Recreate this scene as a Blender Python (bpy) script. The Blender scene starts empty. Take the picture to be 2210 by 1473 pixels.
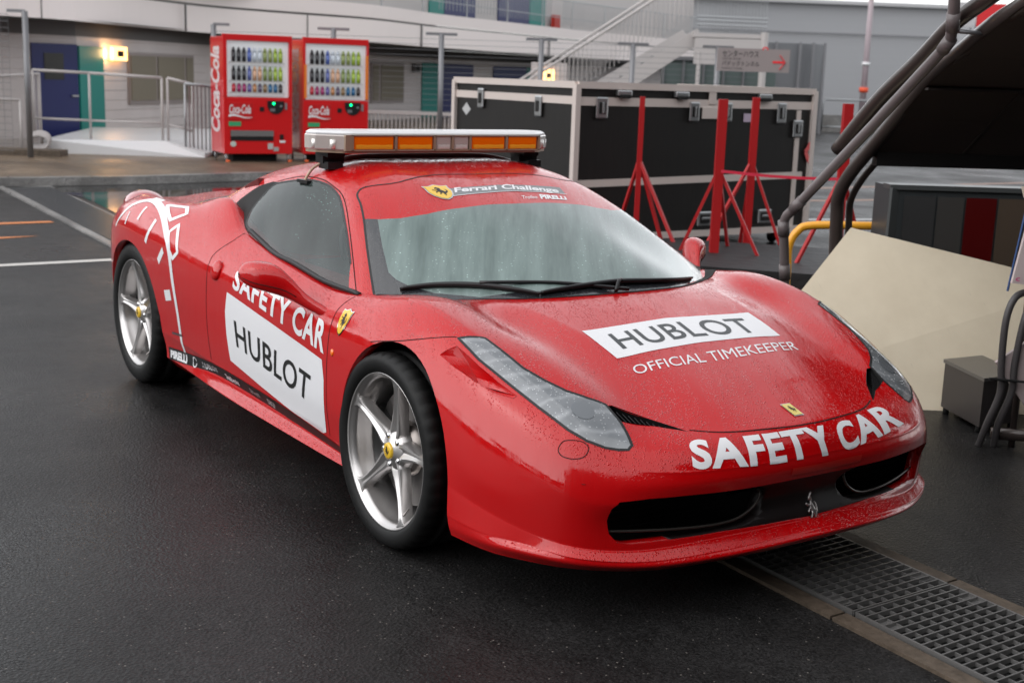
import bpy, bmesh, math, random
import numpy as np
from mathutils import Vector, Matrix
from mathutils.bvhtree import BVHTree
R = math.radians
random.seed(7)
rng = np.random.default_rng(11)
sc = bpy.context.scene
col = sc.collection

# ------------------------------------------------------------------ camera
cam_d = bpy.data.cameras.new('camera')
cam = bpy.data.objects.new('camera', cam_d)
col.objects.link(cam)
YAW, PIT, ROL = R(145.763), R(11.688), R(1.915)
fw = Vector((math.cos(PIT)*math.cos(YAW), math.cos(PIT)*math.sin(YAW), -math.sin(PIT)))
rt = fw.cross(Vector((0, 0, 1))).normalized(); up = rt.cross(fw)
rt2 = rt*math.cos(ROL) + up*math.sin(ROL); up2 = -rt*math.sin(ROL) + up*math.cos(ROL)
cam.matrix_world = Matrix(((rt2.x, up2.x, -fw.x, 3.662), (rt2.y, up2.y, -fw.y, -2.930), (rt2.z, up2.z, -fw.z, 1.585), (0, 0, 0, 1)))
cam_d.sensor_width = 36
cam_d.lens = 2768.8/2210*36
cam_d.clip_end = 600
cam_d.clip_start = 0.05
cam_d.dof.use_dof = True
cam_d.dof.focus_distance = 4.3
cam_d.dof.aperture_fstop = 4.5
sc.camera = cam

# ------------------------------------------------------------------ sky, sun, exposure
SUN_EL, SUN_AZ = 46, 196
w = bpy.data.worlds.new('World'); sc.world = w; w.use_nodes = True
nt = w.node_tree; nt.nodes.clear()
sky = nt.nodes.new('ShaderNodeTexSky'); sky.sky_type = 'NISHITA'; sky.sun_disc = False
sky.sun_elevation = R(SUN_EL); sky.sun_rotation = R(SUN_AZ); sky.air_density = 1.0; sky.dust_density = 1.0; sky.ozone_density = 1.0
hs = nt.nodes.new('ShaderNodeHueSaturation'); hs.inputs['Saturation'].default_value = 0.12
bg = nt.nodes.new('ShaderNodeBackground'); bg.inputs['Strength'].default_value = 0.135
wo = nt.nodes.new('ShaderNodeOutputWorld')
nt.links.new(sky.outputs[0], hs.inputs['Color']); nt.links.new(hs.outputs[0], bg.inputs[0]); nt.links.new(bg.outputs[0], wo.inputs[0])
sl = bpy.data.lights.new('sun', 'SUN'); sl.energy = 0.5; sl.angle = R(115); sl.color = (1, .96, .92)
so = bpy.data.objects.new('sun', sl); col.objects.link(so)
so.rotation_euler = (R(90-SUN_EL), 0, R(SUN_AZ-180+0))
sc.view_settings.view_transform = 'Standard'; sc.view_settings.look = 'None'
sc.view_settings.gamma = 1; sc.view_settings.exposure = 1.18

# ------------------------------------------------------------------ materials
def mat(name, colr=(.5, .5, .5), rough=.5, metal=0., coat=0., emit=None, es=0., spec=.5, trans=0., ior=1.45, alpha=1.):
    m = bpy.data.materials.new(name); m.use_nodes = True
    b = m.node_tree.nodes['Principled BSDF']
    b.inputs['Base Color'].default_value = (*colr, 1); b.inputs['Roughness'].default_value = rough
    b.inputs['Metallic'].default_value = metal; b.inputs['Coat Weight'].default_value = coat
    b.inputs['Coat Roughness'].default_value = .03
    b.inputs['Specular IOR Level'].default_value = spec; b.inputs['Transmission Weight'].default_value = trans
    b.inputs['IOR'].default_value = ior; b.inputs['Alpha'].default_value = alpha
    if emit: b.inputs['Emission Color'].default_value = (*emit, 1); b.inputs['Emission Strength'].default_value = es
    return m
class NT:
    """small helper for node graphs"""
    def __init__(s, m): s.t = m.node_tree; s.b = s.t.nodes['Principled BSDF']
    def n(s, ty, **k):
        x = s.t.nodes.new(ty)
        for a, v in k.items(): setattr(x, a, v)
        return x
    def l(s, a, b): s.t.links.new(a, b)
    def math(s, op, a, b=None, clamp=False):
        x = s.n('ShaderNodeMath', operation=op); x.use_clamp = clamp
        for i, v in enumerate((a, b)):
            if v is None: continue
            if isinstance(v, (int, float)): x.inputs[i].default_value = v
            else: s.l(v, x.inputs[i])
        return x.outputs[0]
    def ramp(s, f, stops):
        x = s.n('ShaderNodeValToRGB'); e = x.color_ramp.elements
        while len(e) < len(stops): e.new(.5)
        for i, (p, c) in enumerate(stops):
            e[i].position = p; e[i].color = (*c, 1) if isinstance(c, tuple) else (c, c, c, 1)
        s.l(f, x.inputs[0]); return x.outputs[0]
    def noise(s, vec, scale, detail=2., rough=.5, dim='3D'):
        x = s.n('ShaderNodeTexNoise'); x.inputs['Scale'].default_value = scale
        x.inputs['Detail'].default_value = detail; x.inputs['Roughness'].default_value = rough
        if vec is not None: s.l(vec, x.inputs['Vector'])
        return x.outputs['Fac']
    def voro(s, vec, scale, feature='F1', out='Distance', rnd=1.):
        x = s.n('ShaderNodeTexVoronoi'); x.feature = feature; x.inputs['Scale'].default_value = scale
        x.inputs['Randomness'].default_value = rnd
        if vec is not None: s.l(vec, x.inputs['Vector'])
        return x.outputs[out]
    def mapping(s, scale=(1, 1, 1), rot=(0, 0, 0), loc=(0, 0, 0), src='Object'):
        tc = s.n('ShaderNodeTexCoord'); mp = s.n('ShaderNodeMapping')
        mp.inputs['Scale'].default_value = scale; mp.inputs['Rotation'].default_value = rot; mp.inputs['Location'].default_value = loc
        s.l(tc.outputs[src], mp.inputs[0]); return mp.outputs[0]
    def rotmap(s, deg, scale):
        m1 = s.mapping(rot=(0, 0, R(deg))); mp = s.n('ShaderNodeMapping'); mp.inputs['Scale'].default_value = scale
        s.l(m1, mp.inputs[0]); return mp.outputs[0]
    def bump(s, h, strength=.5, dist=.01, normal=None):
        x = s.n('ShaderNodeBump'); x.inputs['Strength'].default_value = strength; x.inputs['Distance'].default_value = dist
        s.l(h, x.inputs['Height'])
        if normal is not None: s.l(normal, x.inputs['Normal'])
        return x.outputs[0]
    def mix(s, f, a, b):
        x = s.n('ShaderNodeMix', data_type='RGBA')
        if isinstance(f, (int, float)): x.inputs[0].default_value = f
        else: s.l(f, x.inputs[0])
        for i, v in ((6, a), (7, b)):
            if isinstance(v, tuple): x.inputs[i].default_value = (*v, 1)
            else: s.l(v, x.inputs[i])
        return x.outputs[2]

def wet(m, drop=1., amount=.5, streak=(0, 0, 0), stretch=(1.1, 11, 2.)):
    """rain drops standing on a surface, in patches between run-off streaks"""
    g = NT(m)
    v = g.mapping()
    vs = g.rotmap(24, stretch)
    st = g.noise(vs, 1.6, 3, .6)
    mask = g.ramp(st, [(.36, 0.05), (.54, 1.0)])
    h = None
    for sc_, a, b, am in ((62, .06, .24, amount*.45), (105, .10, .32, amount), (170, .12, .36, amount*1.2)):
        d = g.voro(v, sc_)
        r = g.ramp(d, [(a*.5, 1.), (b, 0.)])
        sel = g.voro(v, sc_, out='Color')
        sp = g.n('ShaderNodeSeparateColor'); g.l(sel, sp.inputs[0])
        keep = g.math('GREATER_THAN', sp.outputs[0], 1-am)
        k = g.math('MULTIPLY', r, keep)
        h = k if h is None else g.math('MAXIMUM', h, k)
    h = g.math('MULTIPLY', h, mask)
    ge = g.n('ShaderNodeNewGeometry'); sz = g.n('ShaderNodeSeparateXYZ'); g.l(ge.outputs['Normal'], sz.inputs[0])
    h = g.math('MULTIPLY', h, g.ramp(sz.outputs[2], [(.35, .04), (.65, 1.)]))
    film = g.noise(g.rotmap(24, tuple(q*1.7 for q in stretch)), 2.2, 4, .6)
    nb = g.bump(h, .85, .0026*drop, g.bump(film, .25, .004))
    g.l(nb, g.b.inputs['Normal']); g.l(nb, g.b.inputs['Coat Normal'])
    g.l(g.ramp(film, [(.42, .02), (.58, .18)]), g.b.inputs['Coat Roughness'])
    g.b.inputs['Coat IOR'].default_value = 1.52
    return m, h

M = {}
M['red'] = mat('red_paint', (.50, .0015, .003), .35, 0, 1.0, spec=.06)
wet(M['red'])
M['clay'] = M['red']
M['black'] = mat('black_plastic', (.012, .012, .013), .35)
M['matt_black'] = mat('matt_black', (.006, .006, .006), .8)
M['asphalt'] = mat('asphalt', (.03, .03, .031), .45)

# ------------------------------------------------------------------ helpers
def link(o, parent=None):
    col.objects.link(o)
    if parent is not None: o.parent = parent
    return o
def tag(o, label=None, cat=None, group=None, kind=None):
    if label: o['label'] = label
    if cat: o['category'] = cat
    if group: o['group'] = group
    if kind: o['kind'] = kind
    return o
def empty(name, loc=(0, 0, 0), rz=0):
    o = bpy.data.objects.new(name, None); o.location = loc; o.rotation_euler = (0, 0, rz)
    o.empty_display_size = .1
    return link(o)
def mesh_obj(name, verts, faces, m, parent=None, smooth=True):
    me = bpy.data.meshes.new(name); me.from_pydata([tuple(map(float, v)) for v in verts], [], [tuple(f) for f in faces])
    if m is not None: me.materials.append(m)
    if smooth: me.polygons.foreach_set('use_smooth', [True]*len(me.polygons))
    me.update()
    return link(bpy.data.objects.new(name, me), parent)

def cubic_matrix(t, te):
    """C2 interpolating (natural) spline weights: rows = te, cols = knots t"""
    n = len(t); h = np.diff(t); A = np.zeros((n, n)); B = np.zeros((n, n)); A[0, 0] = A[-1, -1] = 1
    for i in range(1, n-1):
        A[i, i-1] = h[i-1]; A[i, i] = 2*(h[i-1]+h[i]); A[i, i+1] = h[i]
        B[i, i+1] += 6/h[i]; B[i, i] -= 6/h[i]+6/h[i-1]; B[i, i-1] += 6/h[i-1]
    Mm = np.linalg.solve(A, B); W = np.zeros((len(te), n))
    for r, x in enumerate(te):
        i = min(max(np.searchsorted(t, x)-1, 0), n-2); a = (t[i+1]-x)/h[i]; b = 1-a
        W[r, i] += a; W[r, i+1] += b
        W[r] += ((a**3-a)*Mm[i]+(b**3-b)*Mm[i+1])*h[i]**2/6
    return W
def catmull_matrix(t, te):
    n = len(t); W = np.zeros((len(te), n)); D = np.zeros((n, n))
    for i in range(n):
        if i == 0: D[0, 1] = 1/(t[1]-t[0]); D[0, 0] = -D[0, 1]
        elif i == n-1: D[i, i] = 1/(t[i]-t[i-1]); D[i, i-1] = -D[i, i]
        else:
            a = t[i]-t[i-1]; b = t[i+1]-t[i]
            D[i, i+1] = a/(b*(a+b)); D[i, i-1] = -b/(a*(a+b)); D[i, i] = -(D[i, i+1]+D[i, i-1])
    for r, x in enumerate(te):
        i = min(max(np.searchsorted(t, x)-1, 0), n-2); h = t[i+1]-t[i]; s = (x-t[i])/h
        W[r, i] += 2*s**3-3*s**2+1; W[r, i+1] += -2*s**3+3*s**2
        W[r] += h*((s**3-2*s**2+s)*D[i]+(s**3-s**2)*D[i+1])
    return W
def surf(G, nu=7, nv=7, blend=.5):
    """G[row][col] control points -> dense grid through them"""
    G = np.array(G, float); nr, nc, _ = G.shape
    def knots(d):
        return np.concatenate([[0], np.cumsum(np.maximum(d, .02)**.6)])
    tu = knots(np.linalg.norm(np.diff(G, axis=1), axis=2).mean(0)); tv = knots(np.linalg.norm(np.diff(G, axis=0), axis=2).mean(1))
    te = lambda t, k: np.concatenate([np.linspace(t[i], t[i+1], k, endpoint=False) for i in range(len(t)-1)]+[[t[-1]]])
    eu, ev = te(tu, nu), te(tv, nv)
    Wu = blend*cubic_matrix(tu, eu)+(1-blend)*catmull_matrix(tu, eu); Wv = blend*cubic_matrix(tv, ev)+(1-blend)*catmull_matrix(tv, ev)
    return np.einsum('ar,rcd,bc->abd', Wv, G, Wu)

# ------------------------------------------------------------------ car body grid: rows from centreline down to the sill, columns from nose to tail
B = [
# v0..v13 for each column; (x, |y|, z)
[(0.9,0,0.597),(0.95,0,0.581),(1,0,0.563),(1.032,0,0.54),(1.052,0,0.512),(1.064,0,0.482),(1.068,0,0.448),(1.052,0,0.408),(1.03,0,0.34),(1.055,0,0.272),(1.095,0,0.254),(1.112,0,0.24),(1.1,0,0.222),(1.02,0,0.19)],
[(0.8,0,0.632),(0.88,0.19,0.6),(0.972,0.22,0.563),(1.003,0.26,0.538),(1.028,0.3,0.508),(1.042,0.32,0.478),(1.046,0.34,0.444),(1.037,0.35,0.4),(0.975,0.36,0.33),(1.008,0.368,0.256),(1.048,0.362,0.232),(1.06,0.358,0.215),(1.036,0.34,0.194),(0.97,0.33,0.165)],
[(0.7,0,0.667),(0.78,0.25,0.634),(0.89,0.385,0.567),(0.945,0.44,0.545),(0.972,0.5,0.51),(0.985,0.54,0.478),(0.987,0.57,0.44),(0.975,0.59,0.39),(0.928,0.6,0.32),(0.938,0.598,0.237),(0.968,0.602,0.212),(0.97,0.6,0.194),(0.938,0.572,0.168),(0.86,0.53,0.135)],
[(0.55,0,0.714),(0.6,0.27,0.692),(0.7,0.385,0.637),(0.81,0.5,0.592),(0.87,0.6,0.548),(0.893,0.665,0.503),(0.893,0.71,0.455),(0.885,0.735,0.39),(0.868,0.742,0.33),(0.852,0.75,0.243),(0.862,0.776,0.22),(0.857,0.776,0.198),(0.825,0.748,0.168),(0.74,0.68,0.13)],
[(0.4,0,0.753),(0.45,0.27,0.735),(0.52,0.37,0.702),(0.64,0.51,0.66),(0.71,0.62,0.64),(0.755,0.72,0.595),(0.77,0.785,0.53),(0.775,0.82,0.44),(0.765,0.828,0.36),(0.742,0.833,0.262),(0.722,0.848,0.228),(0.712,0.868,0.205),(0.69,0.845,0.168),(0.6,0.78,0.125)],
[(0.25,0,0.786),(0.28,0.27,0.775),(0.34,0.4,0.755),(0.42,0.53,0.728),(0.47,0.65,0.725),(0.5,0.76,0.7),(0.53,0.85,0.63),(0.55,0.895,0.52),(0.56,0.91,0.4),(0.56,0.905,0.3),(0.555,0.915,0.228),(0.555,0.915,0.198),(0.54,0.9,0.166),(0.48,0.84,0.125)],
[(.12,0,.809),(.13,.27,.805),(.15,.43,.79),(.18,.57,.775),(.22,.68,.785),(.24,.79,.787),(.26,.88,.73),(.27,.935,.62),(.28,.95,.50),(.28,.955,.36),(.28,.95,.25),(.28,.945,.21),(.28,.94,.18),(.28,.87,.14)],
[(0,0,.822),(-.01,.27,.818),(-.04,.45,.806),(-.05,.60,.812),(-.05,.70,.835),(-.05,.80,.830),(-.05,.89,.772),(-.05,.945,.68),(-.05,.962,.55),(-.05,.965,.40),(-.05,.955,.28),(-.05,.945,.24),(-.05,.94,.2),(-.05,.88,.15)],
[(-.2,0,.80),(-.2,.3,.80),(-.24,.5,.785),(-.28,.66,.785),(-.3,.75,.808),(-.3,.82,.806),(-.3,.895,.76),(-.3,.94,.68),(-.3,.955,.55),(-.3,.955,.40),(-.3,.937,.27),(-.3,.918,.225),(-.3,.94,.198),(-.3,.88,.165)],
[(-.6,0,.70),(-.6,.3,.70),(-.6,.5,.71),(-.6,.64,.74),(-.6,.745,.778),(-.6,.835,.785),(-.6,.90,.745),(-.6,.935,.67),(-.6,.945,.55),(-.6,.945,.40),(-.6,.930,.285),(-.6,.912,.235),(-.6,.942,.198),(-.6,.88,.165)],
[(-1.0,0,.65),(-1.0,.3,.65),(-1.0,.5,.66),(-1.0,.64,.72),(-1.0,.75,.80),(-1.0,.83,.815),(-1.0,.895,.768),(-1.0,.933,.69),(-1.0,.942,.56),(-1.0,.940,.41),(-1.0,.928,.30),(-1.0,.910,.245),(-1.0,.942,.198),(-1.0,.88,.165)],
[(-1.35,0,.65),(-1.35,.3,.65),(-1.35,.5,.68),(-1.35,.63,.75),(-1.35,.74,.835),(-1.35,.815,.852),(-1.35,.888,.80),(-1.35,.938,.715),(-1.35,.946,.57),(-1.35,.942,.42),(-1.35,.932,.31),(-1.35,.912,.255),(-1.35,.942,.2),(-1.35,.88,.165)],
[(-1.62,0,.70),(-1.62,.3,.70),(-1.62,.5,.73),(-1.62,.61,.80),(-1.62,.71,.885),(-1.62,.79,.903),(-1.62,.88,.84),(-1.62,.946,.735),(-1.62,.953,.58),(-1.62,.945,.43),(-1.62,.935,.32),(-1.62,.915,.265),(-1.62,.938,.205),(-1.62,.88,.17)],
[(-1.86,0,.78),(-1.86,.3,.78),(-1.86,.5,.79),(-1.86,.59,.84),(-1.86,.68,.94),(-1.86,.745,1.0),(-1.86,.862,.895),(-1.86,.953,.76),(-1.86,.963,.60),(-1.86,.95,.44),(-1.86,.938,.33),(-1.86,.918,.27),(-1.86,.93,.21),(-1.86,.88,.17)],
[(-2.12,0,.84),(-2.12,.3,.84),(-2.12,.5,.83),(-2.12,.62,.84),(-2.12,.70,.90),(-2.12,.775,.957),(-2.12,.88,.905),(-2.12,.960,.785),(-2.12,.968,.62),(-2.12,.955,.46),(-2.12,.942,.34),(-2.12,.925,.27),(-2.12,.925,.215),(-2.12,.88,.17)],
[(-2.4,0,.87),(-2.4,.3,.87),(-2.4,.5,.85),(-2.4,.64,.86),(-2.4,.73,.905),(-2.4,.815,.935),(-2.4,.903,.895),(-2.4,.962,.79),(-2.4,.970,.64),(-2.4,.965,.48),(-2.4,.955,.35),(-2.4,.94,.27),(-2.4,.93,.215),(-2.4,.88,.17)],
[(-2.68,0,.89),(-2.68,.3,.89),(-2.68,.5,.87),(-2.68,.64,.875),(-2.68,.74,.91),(-2.68,.825,.935),(-2.68,.908,.893),(-2.68,.960,.80),(-2.68,.968,.66),(-2.68,.965,.50),(-2.68,.955,.36),(-2.68,.94,.28),(-2.68,.93,.22),(-2.68,.88,.18)],
[(-2.95,0,0.89),(-2.95,0.3,0.89),(-2.95,0.5,0.875),(-2.95,0.62,0.878),(-2.95,0.72,0.905),(-2.95,0.8,0.915),(-2.95,0.885,0.872),(-2.95,0.938,0.78),(-2.95,0.948,0.65),(-2.95,0.945,0.5),(-2.95,0.935,0.38),(-2.95,0.925,0.3),(-2.95,0.91,0.24),(-2.95,0.86,0.2)],
[(-3.2,0,0.89),(-3.19,0.3,0.885),(-3.17,0.48,0.87),(-3.15,0.6,0.871),(-3.13,0.69,0.89),(-3.12,0.765,0.885),(-3.12,0.845,0.842),(-3.13,0.888,0.76),(-3.13,0.9,0.65),(-3.13,0.9,0.51),(-3.13,0.89,0.4),(-3.12,0.88,0.33),(-3.12,0.86,0.26),(-3.1,0.82,0.22)],
[(-3.38,0,0.887),(-3.35,0.28,0.882),(-3.31,0.44,0.867),(-3.28,0.56,0.866),(-3.26,0.65,0.875),(-3.25,0.71,0.86),(-3.27,0.765,0.82),(-3.29,0.79,0.75),(-3.31,0.8,0.65),(-3.33,0.8,0.52),(-3.34,0.79,0.42),(-3.33,0.78,0.35),(-3.31,0.77,0.28),(-3.26,0.74,0.24)],
[(-3.42,0,0.875),(-3.405,0.14,0.87),(-3.4,0.22,0.855),(-3.4,0.26,0.853),(-3.4,0.3,0.833),(-3.4,0.32,0.813),(-3.4,0.34,0.8),(-3.4,0.34,0.74),(-3.41,0.34,0.65),(-3.43,0.34,0.52),(-3.44,0.34,0.42),(-3.43,0.34,0.35),(-3.41,0.34,0.28),(-3.34,0.32,0.24)],
[(-3.42,0,0.87),(-3.41,0,0.86),(-3.41,0,0.84),(-3.41,0,0.836),(-3.41,0,0.816),(-3.41,0,0.796),(-3.41,0,0.79),(-3.41,0,0.74),(-3.42,0,0.65),(-3.44,0,0.52),(-3.45,0,0.42),(-3.44,0,0.35),(-3.42,0,0.28),(-3.35,0,0.24)],
]
Bg = np.array(B).transpose(1, 0, 2)           # rows x cols
def sharpen(G, rows, f=.16):
    """extra rows beside the crease rows; straight only in the listed columns, elsewhere on the smooth curve"""
    n = len(G); t = np.arange(n, dtype=float); out = []
    def row(r, q, cols):
        sm = np.tensordot(catmull_matrix(t, [q])[0], G, axes=(0, 0)); k = int(np.floor(q)); a = q-k
        ln = G[k]*(1-a)+G[min(k+1, n-1)]*a
        msk = np.zeros((G.shape[1], 1)); msk[cols[0]:cols[1]] = 1
        return ln*msk+sm*(1-msk)
    for r in range(n):
        if r in rows:
            if r > 0: out.append(row(r, r-f, rows[r]))
            out.append(G[r])
            if r < n-1: out.append(row(r, r+f, rows[r]))
        else: out.append(G[r])
    return np.array(out)
Bg[2, 2:9, 2] += .006; Bg[3, 3:7, 2] -= .004
Bg = sharpen(Bg, {2: (1, 8), 5: (0, 3), 7: (0, 3), 9: (0, 6), 10: (0, 16), 12: (0, 16)})
Bs = surf(Bg, 7, 6, .35)
def grid_half(P, sign=-1, flip=False):
    nv, nu, _ = P.shape
    V = P.reshape(-1, 3).copy(); V[:, 1] *= sign
    F = []
    for a in range(nv-1):
        for b in range(nu-1):
            i = a*nu+b; f = (i, i+1, i+nu+1, i+nu)
            F.append(f if (sign < 0) ^ flip else f[::-1])
    return V, F
def grid_full(P):
    V1, F1 = grid_half(P, -1); V2, F2 = grid_half(P, 1)
    n = len(V1)
    return np.concatenate([V1, V2]), F1+[tuple(i+n for i in f) for f in F2]
def merged_bm(V, F, dist=1e-4):
    me = bpy.data.meshes.new('tmp'); me.from_pydata(V.tolist(), [], F)
    bm = bmesh.new(); bm.from_mesh(me); bpy.data.meshes.remove(me)
    bmesh.ops.remove_doubles(bm, verts=bm.verts, dist=dist)
    bmesh.ops.recalc_face_normals(bm, faces=bm.faces)
    return bm

# canopy: rows centre -> belt, columns windscreen base -> tail of the engine cover
Cn = [
[(0.07,0,0.805),(0.055,0.27,0.803),(-0.06,0.51,0.788),(-0.335,0.795,0.775),(-0.4,0.82,0.785),(-0.42,0.83,0.77),(-0.44,0.84,0.755)],
[(-.28,0,.958),(-.31,.23,.953),(-.39,.43,.93),(-.565,.707,.915),(-.60,.742,.903),(-.64,.79,.85),(-.66,.825,.79)],
[(-0.6,0,1.077),(-0.62,0.21,1.073),(-0.67,0.4,1.062),(-0.775,0.637,1.03),(-0.82,0.668,1.012),(-0.87,0.755,0.91),(-0.9,0.82,0.8)],
[(-0.95,0,1.167),(-0.96,0.2,1.17),(-0.97,0.38,1.166),(-1.01,0.578,1.116),(-1.05,0.612,1.08),(-1.1,0.722,0.97),(-1.13,0.812,0.83)],
[(-1.3,0,1.208),(-1.3,0.2,1.209),(-1.3,0.38,1.204),(-1.31,0.548,1.158),(-1.33,0.587,1.127),(-1.36,0.705,1),(-1.38,0.8,0.85)],
[(-1.65,0,1.198),(-1.65,.20,1.195),(-1.65,.38,1.178),(-1.64,.54,1.135),(-1.65,.58,1.11),(-1.66,.69,1.0),(-1.66,.775,.89)],
[(-2.0,0,1.13),(-2.0,.20,1.13),(-2.0,.40,1.12),(-1.96,.56,1.078),(-1.96,.60,1.05),(-1.96,.655,.97),(-1.96,.70,.88)],
[(-2.4,0,1),(-2.4,0.2,1),(-2.4,0.42,0.985),(-2.34,0.6,0.94),(-2.34,0.63,0.92),(-2.34,0.66,0.89),(-2.34,0.68,0.84)],
[(-2.8,0,0.92),(-2.8,0.2,0.92),(-2.8,0.45,0.905),(-2.75,0.62,0.87),(-2.75,0.65,0.86),(-2.75,0.67,0.85),(-2.75,0.68,0.82)],
[(-3.15,0,0.84),(-3.15,0.2,0.84),(-3.15,0.45,0.83),(-3.1,0.6,0.82),(-3.1,0.63,0.815),(-3.1,0.65,0.81),(-3.1,0.66,0.8)],
]
Cg = np.array(Cn).transpose(1, 0, 2)
Cs = surf(Cg, 9, 9, .4)
# ------------------------------------------------------------------ more materials for the car
def glassy(name, c, rough=.08, drops=1., am=.5, coat=1.):
    m = mat(name, c, rough, 0, coat); wet(m, drops, am); return m
M['white_vinyl'] = mat('white_vinyl', (.78, .78, .80), .35, 0, .3)
M['charcoal_vinyl'] = mat('charcoal_vinyl', (.05, .055, .06), .4)
M['grey_vinyl'] = mat('grey_vinyl', (.20, .21, .22), .4)
M['yellow'] = mat('yellow_enamel', (.80, .50, .03), .35, 0, .6)
M['pale_yellow'] = mat('pale_yellow_enamel', (.75, .60, .16), .35, 0, .5)
M['ink'] = mat('black_ink', (.01, .01, .01), .4)
M['chrome'] = mat('chrome', (.75, .75, .76), .12, 1.)
M['dark_chrome'] = mat('dark_chrome', (.45, .42, .40), .25, 1.)
M['rubber'] = mat('rubber', (.006, .006, .006), .55, spec=.3)
M['rim'] = mat('silver_alloy', (.55, .53, .52), .30, .88, .3)
M['rim_dark'] = mat('inner_alloy', (.30, .27, .25), .38, .9)
M['disc'] = mat('brake_iron', (.16, .15, .145), .42, .85)
M['caliper'] = mat('caliper_black', (.012, .012, .012), .3, 0, .5)
M['seam'] = mat('panel_gap', (.02, .002, .002), .9)
M['black_rubber_trim'] = mat('black_rubber_trim', (.012, .012, .013), .5)
M['red_dark'] = M['red']
M['amber'] = mat('amber_lens', (.95, .17, .0), .12, 0, 1.)
M['amber_hot'] = mat('amber_reflector', (1., .42, .03), .1, .1, 1.)
M['clear_lens'] = mat('clear_lens', (.55, .50, .47), .1, .15, 1.)
M['bar_white'] = mat('white_cover', (.72, .72, .73), .3, 0, .3)
M['bar_frame'] = mat('beige_frame', (.40, .30, .22), .35, .3, .3)
# windscreen glass: misted from inside, rain run-off in vertical bands
def screen_mat(name, dark=(.10, .138, .130), light=(.225, .295, .28), rough=.07, alpha=1.):
    m = mat(name, dark, rough+.06, 0, .55, alpha=alpha, spec=.3); g = NT(m)
    v = g.rotmap(34, (.9, 8, 1.6))
    st = g.noise(v, 1.5, 4, .62)
    v0 = g.mapping()
    sp = g.voro(v0, 85); dots = g.ramp(sp, [(.10, 1.), (.26, 0.)])
    keep = g.voro(v0, 85, out='Color'); sc3 = g.n('ShaderNodeSeparateColor'); g.l(keep, sc3.inputs[0])
    msk = g.ramp(st, [(.46, 0.), (.62, 1.)])
    k = g.math('MULTIPLY', g.math('MULTIPLY', dots, g.math('GREATER_THAN', sc3.outputs[0], .66)), msk)
    base = g.mix(g.ramp(st, [(.30, 0.), (.74, 1.)]), dark, light)
    base = g.mix(g.math('MULTIPLY', k, .85), base, (.62, .86, .80))  # raindrop sparkle painted as pale dots in the base colour
    g.l(base, g.b.inputs['Base Color'])
    g.l(g.bump(k, .7, .003), g.b.inputs['Coat Normal'])
    return m
M['screen'] = screen_mat('misted_windscreen')
M['side_glass'] = screen_mat('wet_side_glass', (.05, .066, .064), (.085, .11, .105), .05, .55)
M['black_glass'] = glassy('black_glass', (.02, .022, .026), .12, .6)
M['lamp_red'] = mat('red_lamp', (.35, .004, .006), .1, 0, 1.)
def lens_mat():
    m = mat('lamp_cover', (.33, .35, .37), .13, .25, 1.0); g = NT(m)
    v = g.mapping(rot=(0, 0, R(18)))
    w_ = g.n('ShaderNodeTexWave'); w_.wave_type = 'BANDS'; w_.bands_direction = 'X'
    w_.inputs['Scale'].default_value = 5.0; w_.inputs['Distortion'].default_value = 3.5; w_.inputs['Detail Scale'].default_value = 2.; g.l(v, w_.inputs[0])
    n = g.noise(v, 9, 3)
    f = g.math('POWER', w_.outputs['Fac'], 5.)
    base = g.mix(f, (.17, .182, .195), (.30, .315, .33))
    base = g.mix(g.ramp(n, [(.35, 0.), (.7, .6)]), base, (.30, .315, .33))
    d = g.voro(v, 110); k = g.ramp(d, [(.1, 1.), (.30, 0.)])
    kc = g.voro(v, 110, out='Color'); sp = g.n('ShaderNodeSeparateColor'); g.l(kc, sp.inputs[0])
    k = g.math('MULTIPLY', k, g.math('GREATER_THAN', sp.outputs[0], .45))
    base = g.mix(g.math('MULTIPLY', k, .75), base, (.62, .64, .66))  # glints of the drops laid into the colour as light dots
    g.l(base, g.b.inputs['Base Color'])
    g.l(g.bump(k, 1., .006), g.b.inputs['Coat Normal'])
    return m
M['lamp_cover'] = lens_mat()
M['lamp_inner'] = mat('lamp_reflector', (.46, .48, .50), .2, .6, .5)

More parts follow.
